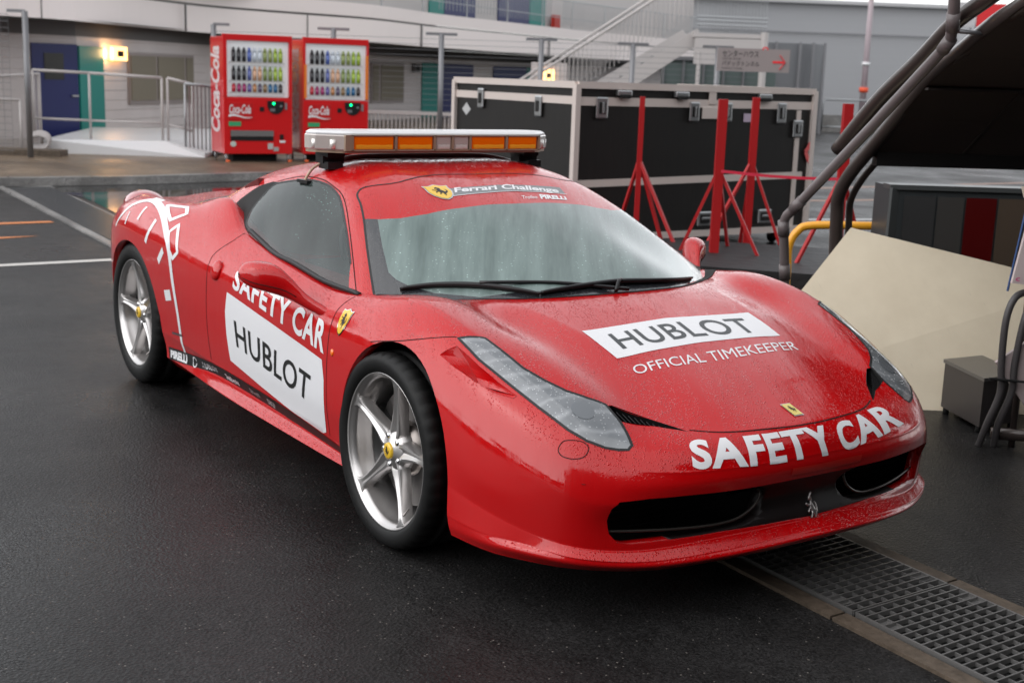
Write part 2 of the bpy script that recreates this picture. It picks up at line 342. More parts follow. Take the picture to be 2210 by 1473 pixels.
# ------------------------------------------------------------------ cutting tools
AX = {'xy': (0, 1), 'xz': (0, 2), 'yz': (1, 2)}
def inside(p, poly):
    x, y = p; c = False; n = len(poly); j = n-1
    for i in range(n):
        xi, yi = poly[i]; xj, yj = poly[j]
        if (yi > y) != (yj > y) and x < (xj-xi)*(y-yi)/(yj-yi)+xi: c = not c
        j = i
    return c
def cut(bm, poly, axes, filt):
    """cut the outline `poly` (2-D) exactly into bm, return the faces inside it"""
    a, b = AX[axes]; poly = [tuple(map(float, p)) for p in poly]
    xs = [p[0] for p in poly]; ys = [p[1] for p in poly]
    bx0, bx1, by0, by1 = min(xs)-.05, max(xs)+.05, min(ys)-.05, max(ys)+.05
    def near(f, x0, x1, y0, y1):
        fx = [v.co[a] for v in f.verts]; fy = [v.co[b] for v in f.verts]
        return min(fx) < x1 and max(fx) > x0 and min(fy) < y1 and max(fy) > y0
    cand = [f for f in bm.faces if filt(f.calc_center_median()) and near(f, bx0, bx1, by0, by1)]
    n = len(poly)
    for i in range(n):
        p, q = Vector(poly[i]), Vector(poly[(i+1) % n])
        if (q-p).length < 1e-6: continue
        d = (q-p).normalized(); nrm = Vector((-d.y, d.x))
        e = 1e-4
        sub = []
        for f in cand:
            if not f.is_valid: continue
            if not near(f, min(p.x, q.x)-e, max(p.x, q.x)+e, min(p.y, q.y)-e, max(p.y, q.y)+e): continue
            s = [(v.co[a]-p.x)*nrm.x+(v.co[b]-p.y)*nrm.y for v in f.verts]
            if min(s) < -1e-6 and max(s) > 1e-6: sub.append(f)
        if not sub: continue
        no = [0, 0, 0]; no[a] = nrm.x; no[b] = nrm.y; co = [0, 0, 0]; co[a] = p.x; co[b] = p.y
        es = {ed for f in sub for ed in f.edges}; vs = {v for f in sub for v in f.verts}
        r = bmesh.ops.bisect_plane(bm, geom=list(sub)+list(es)+list(vs), dist=1e-6, plane_co=co, plane_no=no)
        nf = {g for g in r['geom'] if isinstance(g, bmesh.types.BMFace)}
        for ge in r['geom_cut']:
            for f in ge.link_faces: nf.add(f)
        cand = list({f for f in cand if f.is_valid} | {f for f in nf if f.is_valid and filt(f.calc_center_median()) and near(f, bx0, bx1, by0, by1)})
    res = []
    for f in cand:
        if f.is_valid:
            c = f.calc_center_median()
            if inside((c[a], c[b]), poly): res.append(f)
    return res
def take(bm, faces):
    """split faces off into a bmesh of their own"""
    nb = bmesh.new(); vm = {}
    for f in faces:
        vs = []
        for v in f.verts:
            if v not in vm: vm[v] = nb.verts.new(v.co)
            vs.append(vm[v])
        nb.faces.new(vs)
    bmesh.ops.delete(bm, geom=faces, context='FACES')
    return nb
def rim_in(bm, filt, vec, merge_to=None):
    """give an opening thickness: extrude its boundary edges by vec(co)"""
    ed = [e for e in bm.edges if e.is_boundary and filt((e.verts[0].co+e.verts[1].co)/2)]
    r = bmesh.ops.extrude_edge_only(bm, edges=ed)
    vs = [g for g in r['geom'] if isinstance(g, bmesh.types.BMVert)]
    for v in vs: v.co += Vector(vec(v.co))
def finish(bm, name, m, parent, src=None, smooth=True, kd=None):
    bm.normal_update()
    me = bpy.data.meshes.new(name); bm.to_mesh(me)
    me.materials.append(m)
    if smooth: me.polygons.foreach_set('use_smooth', [True]*len(me.polygons))
    if src is not None:
        nrm = []
        for v in me.vertices:
            n = src.normal(v.co)
            nrm.append(n if n is not None else v.normal)
        me.normals_split_custom_set_from_vertices([tuple(x) for x in nrm])
    me.update(); bm.free()
    return link(bpy.data.objects.new(name, me), parent)
class Surface:
    """undamaged dense surface: nearest point, smooth normal"""
    def __init__(s, V, F):
        bm = merged_bm(V, F); bmesh.ops.triangulate(bm, faces=bm.faces); bm.normal_update()
        bm.verts.ensure_lookup_table()
        s.co = [v.co.copy() for v in bm.verts]; s.no = [v.normal.copy() for v in bm.verts]
        s.tr = [tuple(v.index for v in f.verts) for f in bm.faces]
        s.bvh = BVHTree.FromPolygons(s.co, s.tr); bm.free()
    def at(s, p):
        loc, n, i, d = s.bvh.find_nearest(p)
        if loc is None: return None
        a, b, c = (s.co[k] for k in s.tr[i])
        v0, v1, v2 = b-a, c-a, loc-a
        d00, d01, d11, d20, d21 = v0.dot(v0), v0.dot(v1), v1.dot(v1), v2.dot(v0), v2.dot(v1)
        den = d00*d11-d01*d01
        if abs(den) < 1e-14: return loc, n, d
        bb = (d11*d20-d01*d21)/den; cc = (d00*d21-d01*d20)/den
        nn = (s.no[s.tr[i][0]]*(1-bb-cc)+s.no[s.tr[i][1]]*bb+s.no[s.tr[i][2]]*cc).normalized()
        return loc, nn, d
    def normal(s, p):
        r = s.at(p)
        return r[1] if r and r[2] < .004 else None
SB = Surface(*grid_full(Bs)); SC = Surface(*grid_full(Cs))

def interp_grid(G, u, v):
    """G rows (v) x cols (u) of 3-D points, bilinear"""
    nr, nc = len(G), len(G[0]); x = min(max(u, 0), 1)*(nc-1); y = min(max(v, 0), 1)*(nr-1)
    i, j = min(int(x), nc-2), min(int(y), nr-2); a, b = x-i, y-j
    g = lambda r, c: Vector(G[r][c])
    return (g(j, i)*(1-a)+g(j, i+1)*a)*(1-b)+(g(j+1, i)*(1-a)+g(j+1, i+1)*a)*b
def text2d(s, bold=0., font_scale=(1, 1), shear=0, spacing=1.):
    cu = bpy.data.curves.new('t', 'FONT'); cu.body = s; cu.offset = bold; cu.resolution_u = 5; cu.space_character = spacing; cu.shear = shear
    o = bpy.data.objects.new('t', cu); col.objects.link(o)
    dg = bpy.context.evaluated_depsgraph_get(); me = bpy.data.meshes.new_from_object(o.evaluated_get(dg))
    V = np.array([v.co[:2] for v in me.vertices]); F = [tuple(p.vertices) for p in me.polygons]
    bpy.data.objects.remove(o); bpy.data.curves.remove(cu); bpy.data.meshes.remove(me)
    lo, hi = V.min(0), V.max(0)
    V = (V-lo)/(hi-lo)                      # unit box
    return V, F
def slab2d(poly):
    return np.array(poly, float), [tuple(range(len(poly)))]
def drape(V, F, fmap, name, m, parent, surface, off=.0015, nu=40, nv=8, flip_to=None):
    """lay a flat outline (unit square) on a curved panel: slice it fine, then put every vertex on the panel"""
    bm = bmesh.new(); vs = [bm.verts.new((p[0], p[1], 0)) for p in V]
    for f in F:
        try: bm.faces.new([vs[i] for i in f])
        except ValueError: pass
    for k in range(1, nu):
        bmesh.ops.bisect_plane(bm, geom=bm.verts[:]+bm.edges[:]+bm.faces[:], dist=1e-6, plane_co=(k/nu, 0, 0), plane_no=(1, 0, 0))
    for k in range(1, nv):
        bmesh.ops.bisect_plane(bm, geom=bm.verts[:]+bm.edges[:]+bm.faces[:], dist=1e-6, plane_co=(0, k/nv, 0), plane_no=(0, 1, 0))
    bmesh.ops.remove_doubles(bm, verts=bm.verts, dist=1e-6)
    no = []
    for v in bm.verts:
        p = fmap(v.co.x, v.co.y); loc, n, d = surface.at(p)
        v.co = loc+n*off; no.append(n)
    bm.normal_update()
    for f in bm.faces:
        l, n, d = surface.at(f.calc_center_median())
        if f.normal.dot(n) < 0: f.normal_flip()
    me = bpy.data.meshes.new(name); bm.to_mesh(me); bm.free(); me.materials.append(m)
    me.polygons.foreach_set('use_smooth', [True]*len(me.polygons))
    me.normals_split_custom_set_from_vertices([tuple(x) for x in no])
    return link(bpy.data.objects.new(name, me), parent)
def resample(P, step, closed=False):
    P = [Vector(p) for p in P]
    if closed: P = P+[P[0]]
    out = []
    for a, b in zip(P[:-1], P[1:]):
        n = max(1, int((b-a).length/step))
        for k in range(n): out.append(a.lerp(b, k/n))
    if not closed: out.append(P[-1])
    return out
def smooth_line(P, k=6, closed=False):
    """Catmull-Rom through points"""
    P = [Vector(p) for p in P]; n = len(P); out = []
    rngs = range(n) if closed else range(n-1)
    for i in rngs:
        g = (lambda q: P[q % n]) if closed else (lambda q: P[min(max(q, 0), n-1)])
        a, b, c, d = g(i-1), g(i), g(i+1), g(i+2)
        for s in range(k):
            t = s/k; out.append(.5*((2*b)+(c-a)*t+(2*a-5*b+4*c-d)*t*t+(3*b-a-3*c+d)*t**3))
    if not closed: out.append(P[-1])
    return out
def ribbon(P, width, name, m, parent, surface, off=.0008, step=.012, closed=False):
    """thin strip lying on a panel; width may be a number or a list along the line"""
    Q = resample(P, step, closed); n = len(Q)
    V = []; N = []
    for i, q in enumerate(Q):
        a = Q[(i-1) % n] if closed or i else Q[0]; b = Q[(i+1) % n] if closed or i < n-1 else Q[-1]
        loc, nn, d = surface.at(q); t = (b-a).normalized(); s = nn.cross(t).normalized()
        wd = width if not isinstance(width, (list, tuple)) else float(np.interp(i/(n-1), np.linspace(0, 1, len(width)), width))
        for sg in (-1, 1):
            l2, n2, d2 = surface.at(loc+s*wd*.5*sg); V.append(l2+n2*off); N.append(n2)
    F = [(2*i, 2*i+1, 2*((i+1) % n)+1, 2*((i+1) % n)) for i in range(n if closed else n-1)]
    o = mesh_obj(name, V, F, m, parent)
    return o
def tube(P, r, name, m, parent=None, seg=10, closed=False, cap=True):
    P = [Vector(p) for p in P]; n = len(P); V = []; F = []
    rr = r if isinstance(r, (list, tuple)) else [r]*n
    t0 = (P[1]-P[0]).normalized(); ref = t0.orthogonal().normalized()
    for i in range(n):
        a = P[i-1] if i or closed else P[0]; b = P[(i+1) % n] if i < n-1 or closed else P[-1]
        t = (b-a).normalized(); ref = (ref-t*ref.dot(t)).normalized(); s = t.cross(ref)
        for k in range(seg):
            an = 2*math.pi*k/seg; V.append(P[i]+(ref*math.cos(an)+s*math.sin(an))*rr[i])
    for i in range(n if closed else n-1):
        for k in range(seg):
            j = (i+1) % n
            F.append((i*seg+k, i*seg+(k+1) % seg, j*seg+(k+1) % seg, j*seg+k))
    if cap and not closed: F += [tuple(range(seg))[::-1], tuple((n-1)*seg+k for k in range(seg))]
    return mesh_obj(name, V, F, m, parent)
def box(name, m, c, s, parent=None, bev=0., rz=0., seg=2, rot=None, jitter=0):
    bm = bmesh.new(); bmesh.ops.create_cube(bm, size=1)
    for v in bm.verts: v.co = Vector((v.co.x*s[0], v.co.y*s[1], v.co.z*s[2]))
    if bev: bmesh.ops.bevel(bm, geom=bm.edges[:]+bm.verts[:], offset=bev, segments=seg, affect='EDGES', profile=.5)
    Rm = rot if rot is not None else Matrix.Rotation(rz, 3, 'Z')
    for v in bm.verts: v.co = Rm @ v.co+Vector(c)
    return finish(bm, name, m, parent, smooth=False)
class MB:
    """collects boxes, bars and quads into one mesh"""
    def __init__(s): s.V = []; s.F = []
    def box(s, c, d, rz=0., rot=None):
        Rm = rot if rot is not None else Matrix.Rotation(rz, 3, 'Z'); b = len(s.V)
        for x in (-.5, .5):
            for y in (-.5, .5):
                for z in (-.5, .5): s.V.append(Rm @ Vector((x*d[0], y*d[1], z*d[2]))+Vector(c))
        s.F += [tuple(b+i for i in f) for f in ((0, 1, 3, 2), (4, 6, 7, 5), (0, 4, 5, 1), (2, 3, 7, 6), (0, 2, 6, 4), (1, 5, 7, 3))]
        return s
    def bar(s, p, q, wd, h=None, upv=(0, 0, 1)):
        p, q = Vector(p), Vector(q); d = q-p; L = d.length
        if L < 1e-6: return s
        x = d/L; u = Vector(upv)
        if abs(x.dot(u)) > .95: u = Vector((1, 0, 0))
        y = u.cross(x).normalized(); z = x.cross(y)
        Rm = Matrix((x, y, z)).transposed()
        return s.box((p+q)/2, (L, wd, h or wd), rot=Rm)
    def rod(s, p, q, r, seg=8, r2=None):
        p, q = Vector(p), Vector(q); x = (q-p).normalized(); u = x.orthogonal().normalized(); v = x.cross(u); b = len(s.V)
        r2 = r if r2 is None else r2
        for c, rr in ((p, r), (q, r2)):
            for k in range(seg):
                a = 2*math.pi*k/seg; s.V.append(c+(u*math.cos(a)+v*math.sin(a))*rr)
        s.F += [(b+k, b+(k+1) % seg, b+seg+(k+1) % seg, b+seg+k) for k in range(seg)]
        s.F += [tuple(b+k for k in range(seg))[::-1], tuple(b+seg+k for k in range(seg))]
        return s
    def quad(s, *p):
        b = len(s.V); s.V += [Vector(q) for q in p]; s.F.append(tuple(range(b, b+len(p)))); return s
    def build(s, name, m, parent=None, smooth=False):
        return mesh_obj(name, s.V, s.F, m, parent, smooth)
def lathe(prof, name, m, parent, axis_o, seg=64, side=-1, smooth=True, arc=None):
    """prof: (radius, outward offset along y*side); axis through axis_o"""
    V = []; F = []; n = len(prof); o = Vector(axis_o)
    for k in range(seg):
        a = 2*math.pi*k/seg
        for r, h in prof: V.append(o+Vector((r*math.cos(a), side*h, r*math.sin(a))))
    for k in range(seg):
        for i in range(n-1):
            a0, a1 = k*n+i, ((k+1) % seg)*n+i
            F.append((a0, a0+1, a1+1, a1) if side < 0 else (a0, a1, a1+1, a0+1))
    return mesh_obj(name, V, F, m, parent, smooth)
# outlines measured on the car, metres
H = {
 'headlight': [[0.266,-0.827,0.765],[0.39,-0.825,0.719],[0.537,-0.799,0.664],[0.648,-0.777,0.622],[0.76,-0.746,0.576],[0.814,-0.716,0.552],[0.852,-0.677,0.536],[0.873,-0.644,0.531],[0.886,-0.619,0.531],[0.88,-0.601,0.541],[0.848,-0.592,0.563],[0.803,-0.584,0.589],[0.731,-0.588,0.628],[0.696,-0.632,0.645],[0.647,-0.674,0.66],[0.581,-0.706,0.681],[0.499,-0.734,0.707],[0.398,-0.746,0.743],[0.316,-0.757,0.768]],
 'intake': [[0.735,-0.587,0.626],[0.735,-0.567,0.624],[0.811,-0.483,0.59],[0.908,-0.407,0.564],[0.875,-0.453,0.57],[0.843,-0.493,0.576],[0.799,-0.581,0.591]],
 'scoop': [[0.292,-0.846,0.746],[0.408,-0.836,0.705],[0.496,-0.822,0.671],[0.575,-0.804,0.643],[0.573,-0.816,0.635],[0.508,-0.849,0.644],[0.431,-0.869,0.666],[0.344,-0.885,0.69],[0.263,-0.891,0.715]],
 'hoodfront': [[0.908,-0.407,0.564],[0.95,-0.309,0.561],[0.982,-0.187,0.561],[0.997,-0.014,0.564]],
 'shut_fender': [[-0.106,-0.942,0.692],[0.053,-0.918,0.723],[0.175,-0.881,0.751],[0.259,-0.828,0.767]],
 'cover': [[0.775,-0.762,0.55],[0.805,-0.729,0.55],[0.828,-0.72,0.535],[0.833,-0.737,0.514],[0.818,-0.761,0.505],[0.79,-0.783,0.508],[0.773,-0.788,0.522],[0.769,-0.777,0.54]],
 'door_front': [[-0.443,-0.847,0.785],[-0.434,-0.895,0.753],[-0.429,-0.922,0.715],[-0.419,-0.941,0.661],[-0.417,-0.949,0.581],[-0.421,-0.952,0.474],[-0.43,-0.947,0.37],[-0.492,-0.915,0.243],[-0.464,-0.917,0.219]],
 'door_rear': [[-1.547,-0.806,0.881],[-1.544,-0.859,0.848],[-1.601,-0.916,0.791],[-1.595,-0.94,0.749],[-1.6,-0.952,0.688],[-1.617,-0.948,0.481],[-1.621,-0.931,0.309]],
 'panel': [[-1.384,-0.945,0.661],[-1.078,-0.941,0.623],[-0.764,-0.941,0.588],[-0.467,-0.948,0.557],[-0.446,-0.951,0.486],[-0.447,-0.948,0.382],[-0.53,-0.915,0.248],[-0.745,-0.922,0.275],[-1.05,-0.93,0.322],[-1.369,-0.938,0.371],[-1.395,-0.945,0.481],[-1.403,-0.947,0.575]],
 'hublot_side': [[-1.31,-0.945,0.557],[-0.919,-0.942,0.513],[-0.559,-0.947,0.479],[-0.588,-0.943,0.371],[-0.926,-0.94,0.404],[-1.285,-0.943,0.446]],
 'safety_side': [[-1.332,-0.914,0.764],[-0.869,-0.919,0.722],[-0.451,-0.931,0.694],[-0.454,-0.948,0.58],[-0.868,-0.939,0.625],[-1.33,-0.942,0.685]],
 'hood_panel': [[0.329,-0.387,0.764],[0.306,-0.008,0.774],[0.316,0.383,0.767],[0.512,0.37,0.711],[0.515,-0.044,0.723],[0.533,-0.385,0.702]],
 'hood_text': [[0.376,-0.312,0.752],[0.351,-0.008,0.764],[0.361,0.313,0.756],[0.478,0.293,0.726],[0.47,-0.026,0.735],[0.48,-0.325,0.723]],
 'timekeeper': [[0.573,-0.365,0.69],[0.572,-0.011,0.707],[0.544,0.394,0.698],[0.599,0.367,0.681],[0.632,-0.035,0.689],[0.616,-0.38,0.674]],
 'nose_top': [[0.939,-0.439,0.548],[0.963,-0.352,0.549],[0.987,-0.248,0.55],[1.0,-0.165,0.551],[1.008,-0.074,0.553],[1.014,0.021,0.553],[1.01,0.108,0.549],[0.994,0.2,0.551],[0.962,0.307,0.555],[0.923,0.438,0.555]],
 'nose_base': [[1.005,-0.472,0.482],[1.03,-0.381,0.479],[1.049,-0.268,0.475],[1.057,-0.175,0.472],[1.062,-0.072,0.473],[1.064,0.038,0.47],[1.061,0.108,0.47],[1.054,0.2,0.481],[1.037,0.313,0.489],[0.994,0.467,0.499]],
 'hood_badge': [[0.898,-0.009,0.598],[0.899,0.021,0.598],[0.963,0.007,0.577],[0.963,-0.024,0.576]],
 'shield': [[-0.398,-0.908,0.74],[-0.365,-0.897,0.755],[-0.308,-0.897,0.758],[-0.289,-0.91,0.742],[-0.291,-0.927,0.714],[-0.339,-0.94,0.674],[-0.359,-0.936,0.689],[-0.383,-0.922,0.717]],
 'arc': [[-2.857,-0.954,0.772],[-2.816,-0.944,0.82],[-2.743,-0.915,0.88],[-2.66,-0.883,0.912],[-2.591,-0.863,0.924],[-2.485,-0.864,0.922],[-2.336,-0.891,0.903],[-2.201,-0.924,0.859],[-2.049,-0.962,0.767],[-1.99,-0.966,0.612],[-1.964,-0.952,0.451],[-1.961,-0.923,0.286]],
 't1': [[-2.686,-0.932,0.861],[-2.686,-0.96,0.8]],
 't2': [[-2.52,-0.901,0.9],[-2.533,-0.946,0.838]],
 't3': [[-2.313,-0.927,0.861],[-2.326,-0.951,0.819],[-2.356,-0.968,0.75]],
 't4': [[-2.11,-0.967,0.745],[-2.174,-0.969,0.683]],
 't5': [[-2.111,-0.962,0.532],[-2.031,-0.963,0.547]],
 'q1': [[-2.361,-0.856,0.923],[-2.137,-0.837,0.934],[-2.062,-0.866,0.913],[-2.16,-0.91,0.875]],
 'q2': [[-2.102,-0.939,0.828],[-2.053,-0.909,0.865],[-1.936,-0.959,0.755],[-1.986,-0.965,0.722],[-2.033,-0.964,0.753]],
 't6': [[-2.598,-0.843,0.932],[-2.471,-0.84,0.931]],
 'strip_top': [[-2.131,-0.926,0.272],[-1.575,-0.934,0.315],[-1.116,-0.929,0.304],[-0.688,-0.919,0.267],[-0.343,-0.921,0.243]],
 'strip_bot': [[-2.185,-0.888,0.178],[-1.671,-0.919,0.249],[-1.157,-0.914,0.238],[-0.675,-0.925,0.216],[-0.296,-0.933,0.205]],
 'skirt_bot': [[-2.189,-0.88,0.17],[-1.54,-0.938,0.202],[-1.016,-0.941,0.197],[-0.641,-0.94,0.197],[-0.287,-0.94,0.2]],
 'fuel': [[-1.505,-0.938,0.741]],
 'indicator': [[-0.384,-0.949,0.601]],
 'ridge': [[0.823,-0.765,0.493],[0.954,-0.595,0.483],[1.038,-0.347,0.477],[1.065,-0.005,0.472],[0.889,0.692,0.485]],
 'far_intake': [[0.723,0.607,0.633],[0.904,0.399,0.566]],
 'grille_near': [[0.916,-0.695,0.38],[0.928,-0.679,0.391],[1.008,-0.494,0.395],[1.032,-0.219,0.384],[1.007,-0.159,0.33],[1.02,-0.198,0.289],[1.021,-0.273,0.268],[0.973,-0.454,0.279],[0.908,-0.657,0.295],[0.905,-0.68,0.335]],
 'grille_low': [[0.914,-0.644,0.275],[0.93,-0.612,0.251],[1.031,-0.356,0.244],[1.044,-0.294,0.247],[1.022,-0.274,0.266]],
 'grille_far': [[1.002,0.191,0.334],[1.027,0.207,0.378],[1.007,0.516,0.442],[0.914,0.655,0.329],[0.936,0.578,0.28],[1.002,0.373,0.266],[1.007,0.344,0.269]],
 'centre_black': [[1.025,-0.177,0.372],[1.036,-0.105,0.382],[1.05,0.187,0.41]],
 'horse': [[1.044,0.012,0.294]],
 'tape': [[1.063,-0.12,0.448],[1.06,0.193,0.453],[1.057,0.187,0.432],[1.054,-0.097,0.416]],
 'lip_side': [[0.538,-0.913,0.341],[0.705,-0.855,0.317],[0.797,-0.801,0.272],[0.892,-0.701,0.235]],
 'taillight': [[-2.949,-0.852,0.895]],
 'archR': [[-2.9,-0.955,0.593],[-2.741,-0.966,0.673],[-2.557,-0.969,0.72],[-2.382,-0.969,0.724],[-2.249,-0.97,0.682],[-2.162,-0.968,0.606],[-2.12,-0.953,0.436],[-2.135,-0.925,0.257]],
 'archF': [[-0.269,-0.955,0.575],[-0.226,-0.95,0.64],[-0.11,-0.94,0.698],[0.013,-0.927,0.712],[0.189,-0.93,0.667],[0.317,-0.935,0.59],[0.387,-0.94,0.459],[0.412,-0.938,0.315],[0.39,-0.925,0.171]],
 'screen_near': [[-0.371,-0.789,0.793],[-0.479,-0.748,0.859],[-0.615,-0.694,0.942],[-0.755,-0.635,1.024],[-0.853,-0.599,1.072],[-0.915,-0.582,1.097],[-0.943,-0.56,1.114],[-0.951,-0.535,1.126],[-0.939,-0.5,1.134],[-0.911,-0.392,1.149],[-0.918,-0.221,1.161],[-0.934,-0.035,1.164]],
 'strip_low': [[-0.755,-0.635,1.024],[-0.712,-0.588,1.027],[-0.675,-0.52,1.032],[-0.648,-0.419,1.048],[-0.629,-0.262,1.071],[-0.628,-0.133,1.08],[-0.616,-0.007,1.082]],
 'logo': [[-0.821,-0.336,1.129],[-0.872,0.383,1.139],[-0.672,0.275,1.085],[-0.717,-0.357,1.089]],
 'logo_bar': [[-0.801,-0.226,1.129],[-0.823,0.072,1.139],[-0.796,0.322,1.122],[-0.725,0.308,1.1],[-0.742,0.054,1.117],[-0.728,-0.257,1.105]],
 'logo_text': [[-0.802,-0.202,1.131],[-0.818,0.069,1.137],[-0.778,0.299,1.119],[-0.719,0.269,1.101],[-0.747,0.034,1.119],[-0.741,-0.234,1.111]],
 'logo_shield': [[-0.815,-0.339,1.127],[-0.831,-0.272,1.137],[-0.822,-0.238,1.135],[-0.745,-0.255,1.111],[-0.704,-0.28,1.095],[-0.693,-0.31,1.088],[-0.732,-0.34,1.098]],
 'logo_pirelli': [[-0.709,0.155,1.105],[-0.699,0.284,1.093],[-0.665,0.27,1.083],[-0.66,0.133,1.091]],
 'logo_trofeo': [[-0.692,0.055,1.103],[-0.698,0.136,1.102],[-0.664,0.117,1.093],[-0.658,0.037,1.093]],
 'window': [[-0.477,-0.818,0.793],[-0.723,-0.817,0.805],[-0.968,-0.813,0.816],[-1.16,-0.811,0.833],[-1.408,-0.791,0.866],[-1.534,-0.778,0.894],[-1.624,-0.757,0.919],[-1.667,-0.711,0.974],[-1.664,-0.657,1.034],[-1.653,-0.618,1.075],[-1.605,-0.606,1.091],[-1.458,-0.596,1.114],[-1.355,-0.589,1.124],[-1.214,-0.586,1.123],[-1.104,-0.593,1.106],[-0.98,-0.621,1.068],[-0.776,-0.698,0.976],[-0.603,-0.767,0.877]],
 'void_top': [[-1.972,-0.645,0.984],[-1.815,-0.615,1.057],[-1.663,-0.592,1.099]],
 'doorline': [[-0.448,-0.82,0.79],[-0.587,-0.763,0.879],[-0.756,-0.694,0.978],[-0.901,-0.636,1.05],[-1.014,-0.6,1.094],[-1.121,-0.585,1.117],[-1.234,-0.576,1.134],[-1.383,-0.577,1.136],[-1.49,-0.581,1.125],[-1.647,-0.599,1.094]],
 'blackband_in': [[-0.436,-0.698,0.862],[-0.577,-0.647,0.945],[-0.718,-0.595,1.027]],
 'roof_line': [[-1.293,-0.544,1.16],[-1.311,-0.404,1.2]],
 'bump': [[-1.287,-0.553,1.155]],
 'wip1': [[-0.33,-0.706,0.814],[-0.274,-0.612,0.829],[-0.204,-0.518,0.835],[-0.136,-0.443,0.834],[-0.061,-0.373,0.828],[-0.007,-0.32,0.82]],
 'wip2': [[-0.012,-0.311,0.823],[-0.005,-0.21,0.833],[-0.009,-0.081,0.839],[-0.013,0.041,0.841],[-0.009,0.183,0.836],[-0.029,0.315,0.829],[-0.115,0.492,0.812]],
}
# ------------------------------------------------------------------ the safety car
car = empty('safety_car'); tag(car, 'wet red sports coupe lettered SAFETY CAR with an amber light bar on its roof', 'car')
def mir(L): return [(-0.0+p[0], -p[1]) + tuple(p[2:]) for p in L]
def h2(k, axes): a, b = AX[axes]; return [(p[a], p[b]) for p in H[k]]
def pos(bm_): return bm_
bm = merged_bm(*grid_full(Bs))
# wheel arches
archF = [(.353*math.cos(R(a))+.054, .345+.372*math.sin(R(a))) for a in range(0, 181, 6)]
archF = [(.415, -.1), (.415, .17), (.408, .26)]+archF+[(-.298, .25), (-.296, -.1)]
archR = [(-2.20, -.1), (-2.205, .30), (-2.215, .42)]+[(-2.62+.40*math.cos(R(a)), .375+.352*math.sin(R(a))) for a in range(18, 176, 6)]+[(-3.02, .3), (-3.02, -.1)]
for poly in (archF, archR):
    for s in (-1, 1):
        fs = cut(bm, poly, 'xz', lambda c, s=s: c.y*s > .6)
        bmesh.ops.delete(bm, geom=fs, context='FACES')
# front intakes
mouth = [(.695, .335), (.692, .372), (.676, .394), (.60, .405), (.49, .409), (.36, .407), (.22, .400), (.175, .385), (.160, .352), (.168, .320), (.19, .294), (.24, .276), (.33, .268), (.50, .257), (.62, .250), (.66, .258), (.685, .29)]
wide = [(.160, .405), (.160, .276)]
outer_ = [p for p in mouth if p[0] > .30 or p[1] < 0]
full_mouth = [(y, z) for y, z in mouth if y > .32]
full_mouth = [q for q in full_mouth if q[1] >= .335][::1]+[(0, .407)]
lowp = [q for q in mouth if q[0] > .32 and q[1] < .335]
upper = [(.695, .335), (.692, .372), (.676, .394), (.60, .405), (.49, .409), (.36, .409), (.18, .409), (0, .409)]
lower = [(0, .272), (.18, .268), (.33, .266), (.50, .257), (.62, .250), (.66, .258), (.685, .29)]
ring = upper+[(-y, z) for y, z in upper[::-1][1:]]+[(-y, z) for y, z in lower[::-1]]+lower[1:]
mfaces = cut(bm, ring, 'yz', lambda c: c.x > .6)
gp = take(bm, mfaces)
for s in (-1, 1):
    fs = cut(gp, [(y*s, z) for y, z in mouth], 'yz', lambda c: c.x > .6)
    bmesh.ops.delete(gp, geom=fs, context='FACES')
for v in gp.verts: v.co.x -= .016
rim_in(gp, lambda c: True, lambda c: (-.05, 0, 0))
grille = finish(gp, 'centre_grille', mat('grille_black', (.007, .004, .004), .45, 0, 0.), car, None)
# headlamps, triangular intakes, scoops
hl = h2('headlight', 'xy'); tri = h2('intake', 'xy'); scp = h2('scoop', 'xy')
tri = [(.738, -.592)]+tri[1:]
lampbm = {}; 
for s in (-1, 1):
    f = (lambda p: p) if s < 0 else (lambda p: [(x, -y) for x, y in p])
    top = lambda c, s=s: c.y*s > .3 and c.z > .48
    lampbm[s] = take(bm, cut(bm, f(hl), 'xy', top))
    bmesh.ops.delete(bm, geom=cut(bm, f(tri), 'xy', top), context='FACES')
    bmesh.ops.delete(bm, geom=cut(bm, f(scp), 'xy', top), context='FACES')
# opening thickness
def near_poly(c, s):
    return True
rim_in(bm, lambda c: abs(c.y) > .6 and (math.hypot(c.x, c.z-.34) < .50 or math.hypot(c.x+2.62, c.z-.37) < .56) and c.z > .14 and inside((c.x, c.z), [( .43, -.1), (.43, .3), (.42, .6), (0, .74), (-.36, .6), (-.335, -.1)]) or
       (abs(c.y) > .6 and -3.05 < c.x < -2.17 and c.z > .15 and c.z < .75), lambda c: (0, -.045*(1 if c.y > 0 else -1), 0))
rim_in(bm, lambda c: c.x > .8 and abs(c.y) < .70 and .24 < c.z < .412, lambda c: (-.05, 0, .0))
# hood, doors, bumper as panels of their own
hood_poly = [(1.003, 0), (.98, -.19), (.95, -.31), (.902, -.40), (.81, -.49), (.738, -.592), (.70, -.63), (.65, -.68), (.58, -.71), (.50, -.73), (.40, -.75), (.32, -.76), (.28, -.80), (.0, -.80), (-.38, -.80), (-.40, -.70), (-.40, 0)]
hood_poly = hood_poly+[(x, -y) for x, y in hood_poly[::-1] if y != 0]
hood_bm = take(bm, cut(bm, hood_poly, 'xy', lambda c: c.x > -.6 and c.z > .48))
door_poly = [(-.44, .83), (-.43, .75), (-.425, .66), (-.425, .37), (-.435, .27), (-.69, .272), (-1.12, .298), (-1.60, .31), (-1.612, .48), (-1.60, .69), (-1.60, .75), (-1.60, .79), (-1.545, .85), (-1.53, .95)]
door_poly = [(-.44, .76)]+door_poly[1:]
doors = {}
for s in (-1, 1):
    side = lambda c, s=s: c.y*s > .76
    doors[s] = take(bm, cut(bm, [(-.44, .95)]+door_poly[1:], 'xz', side))
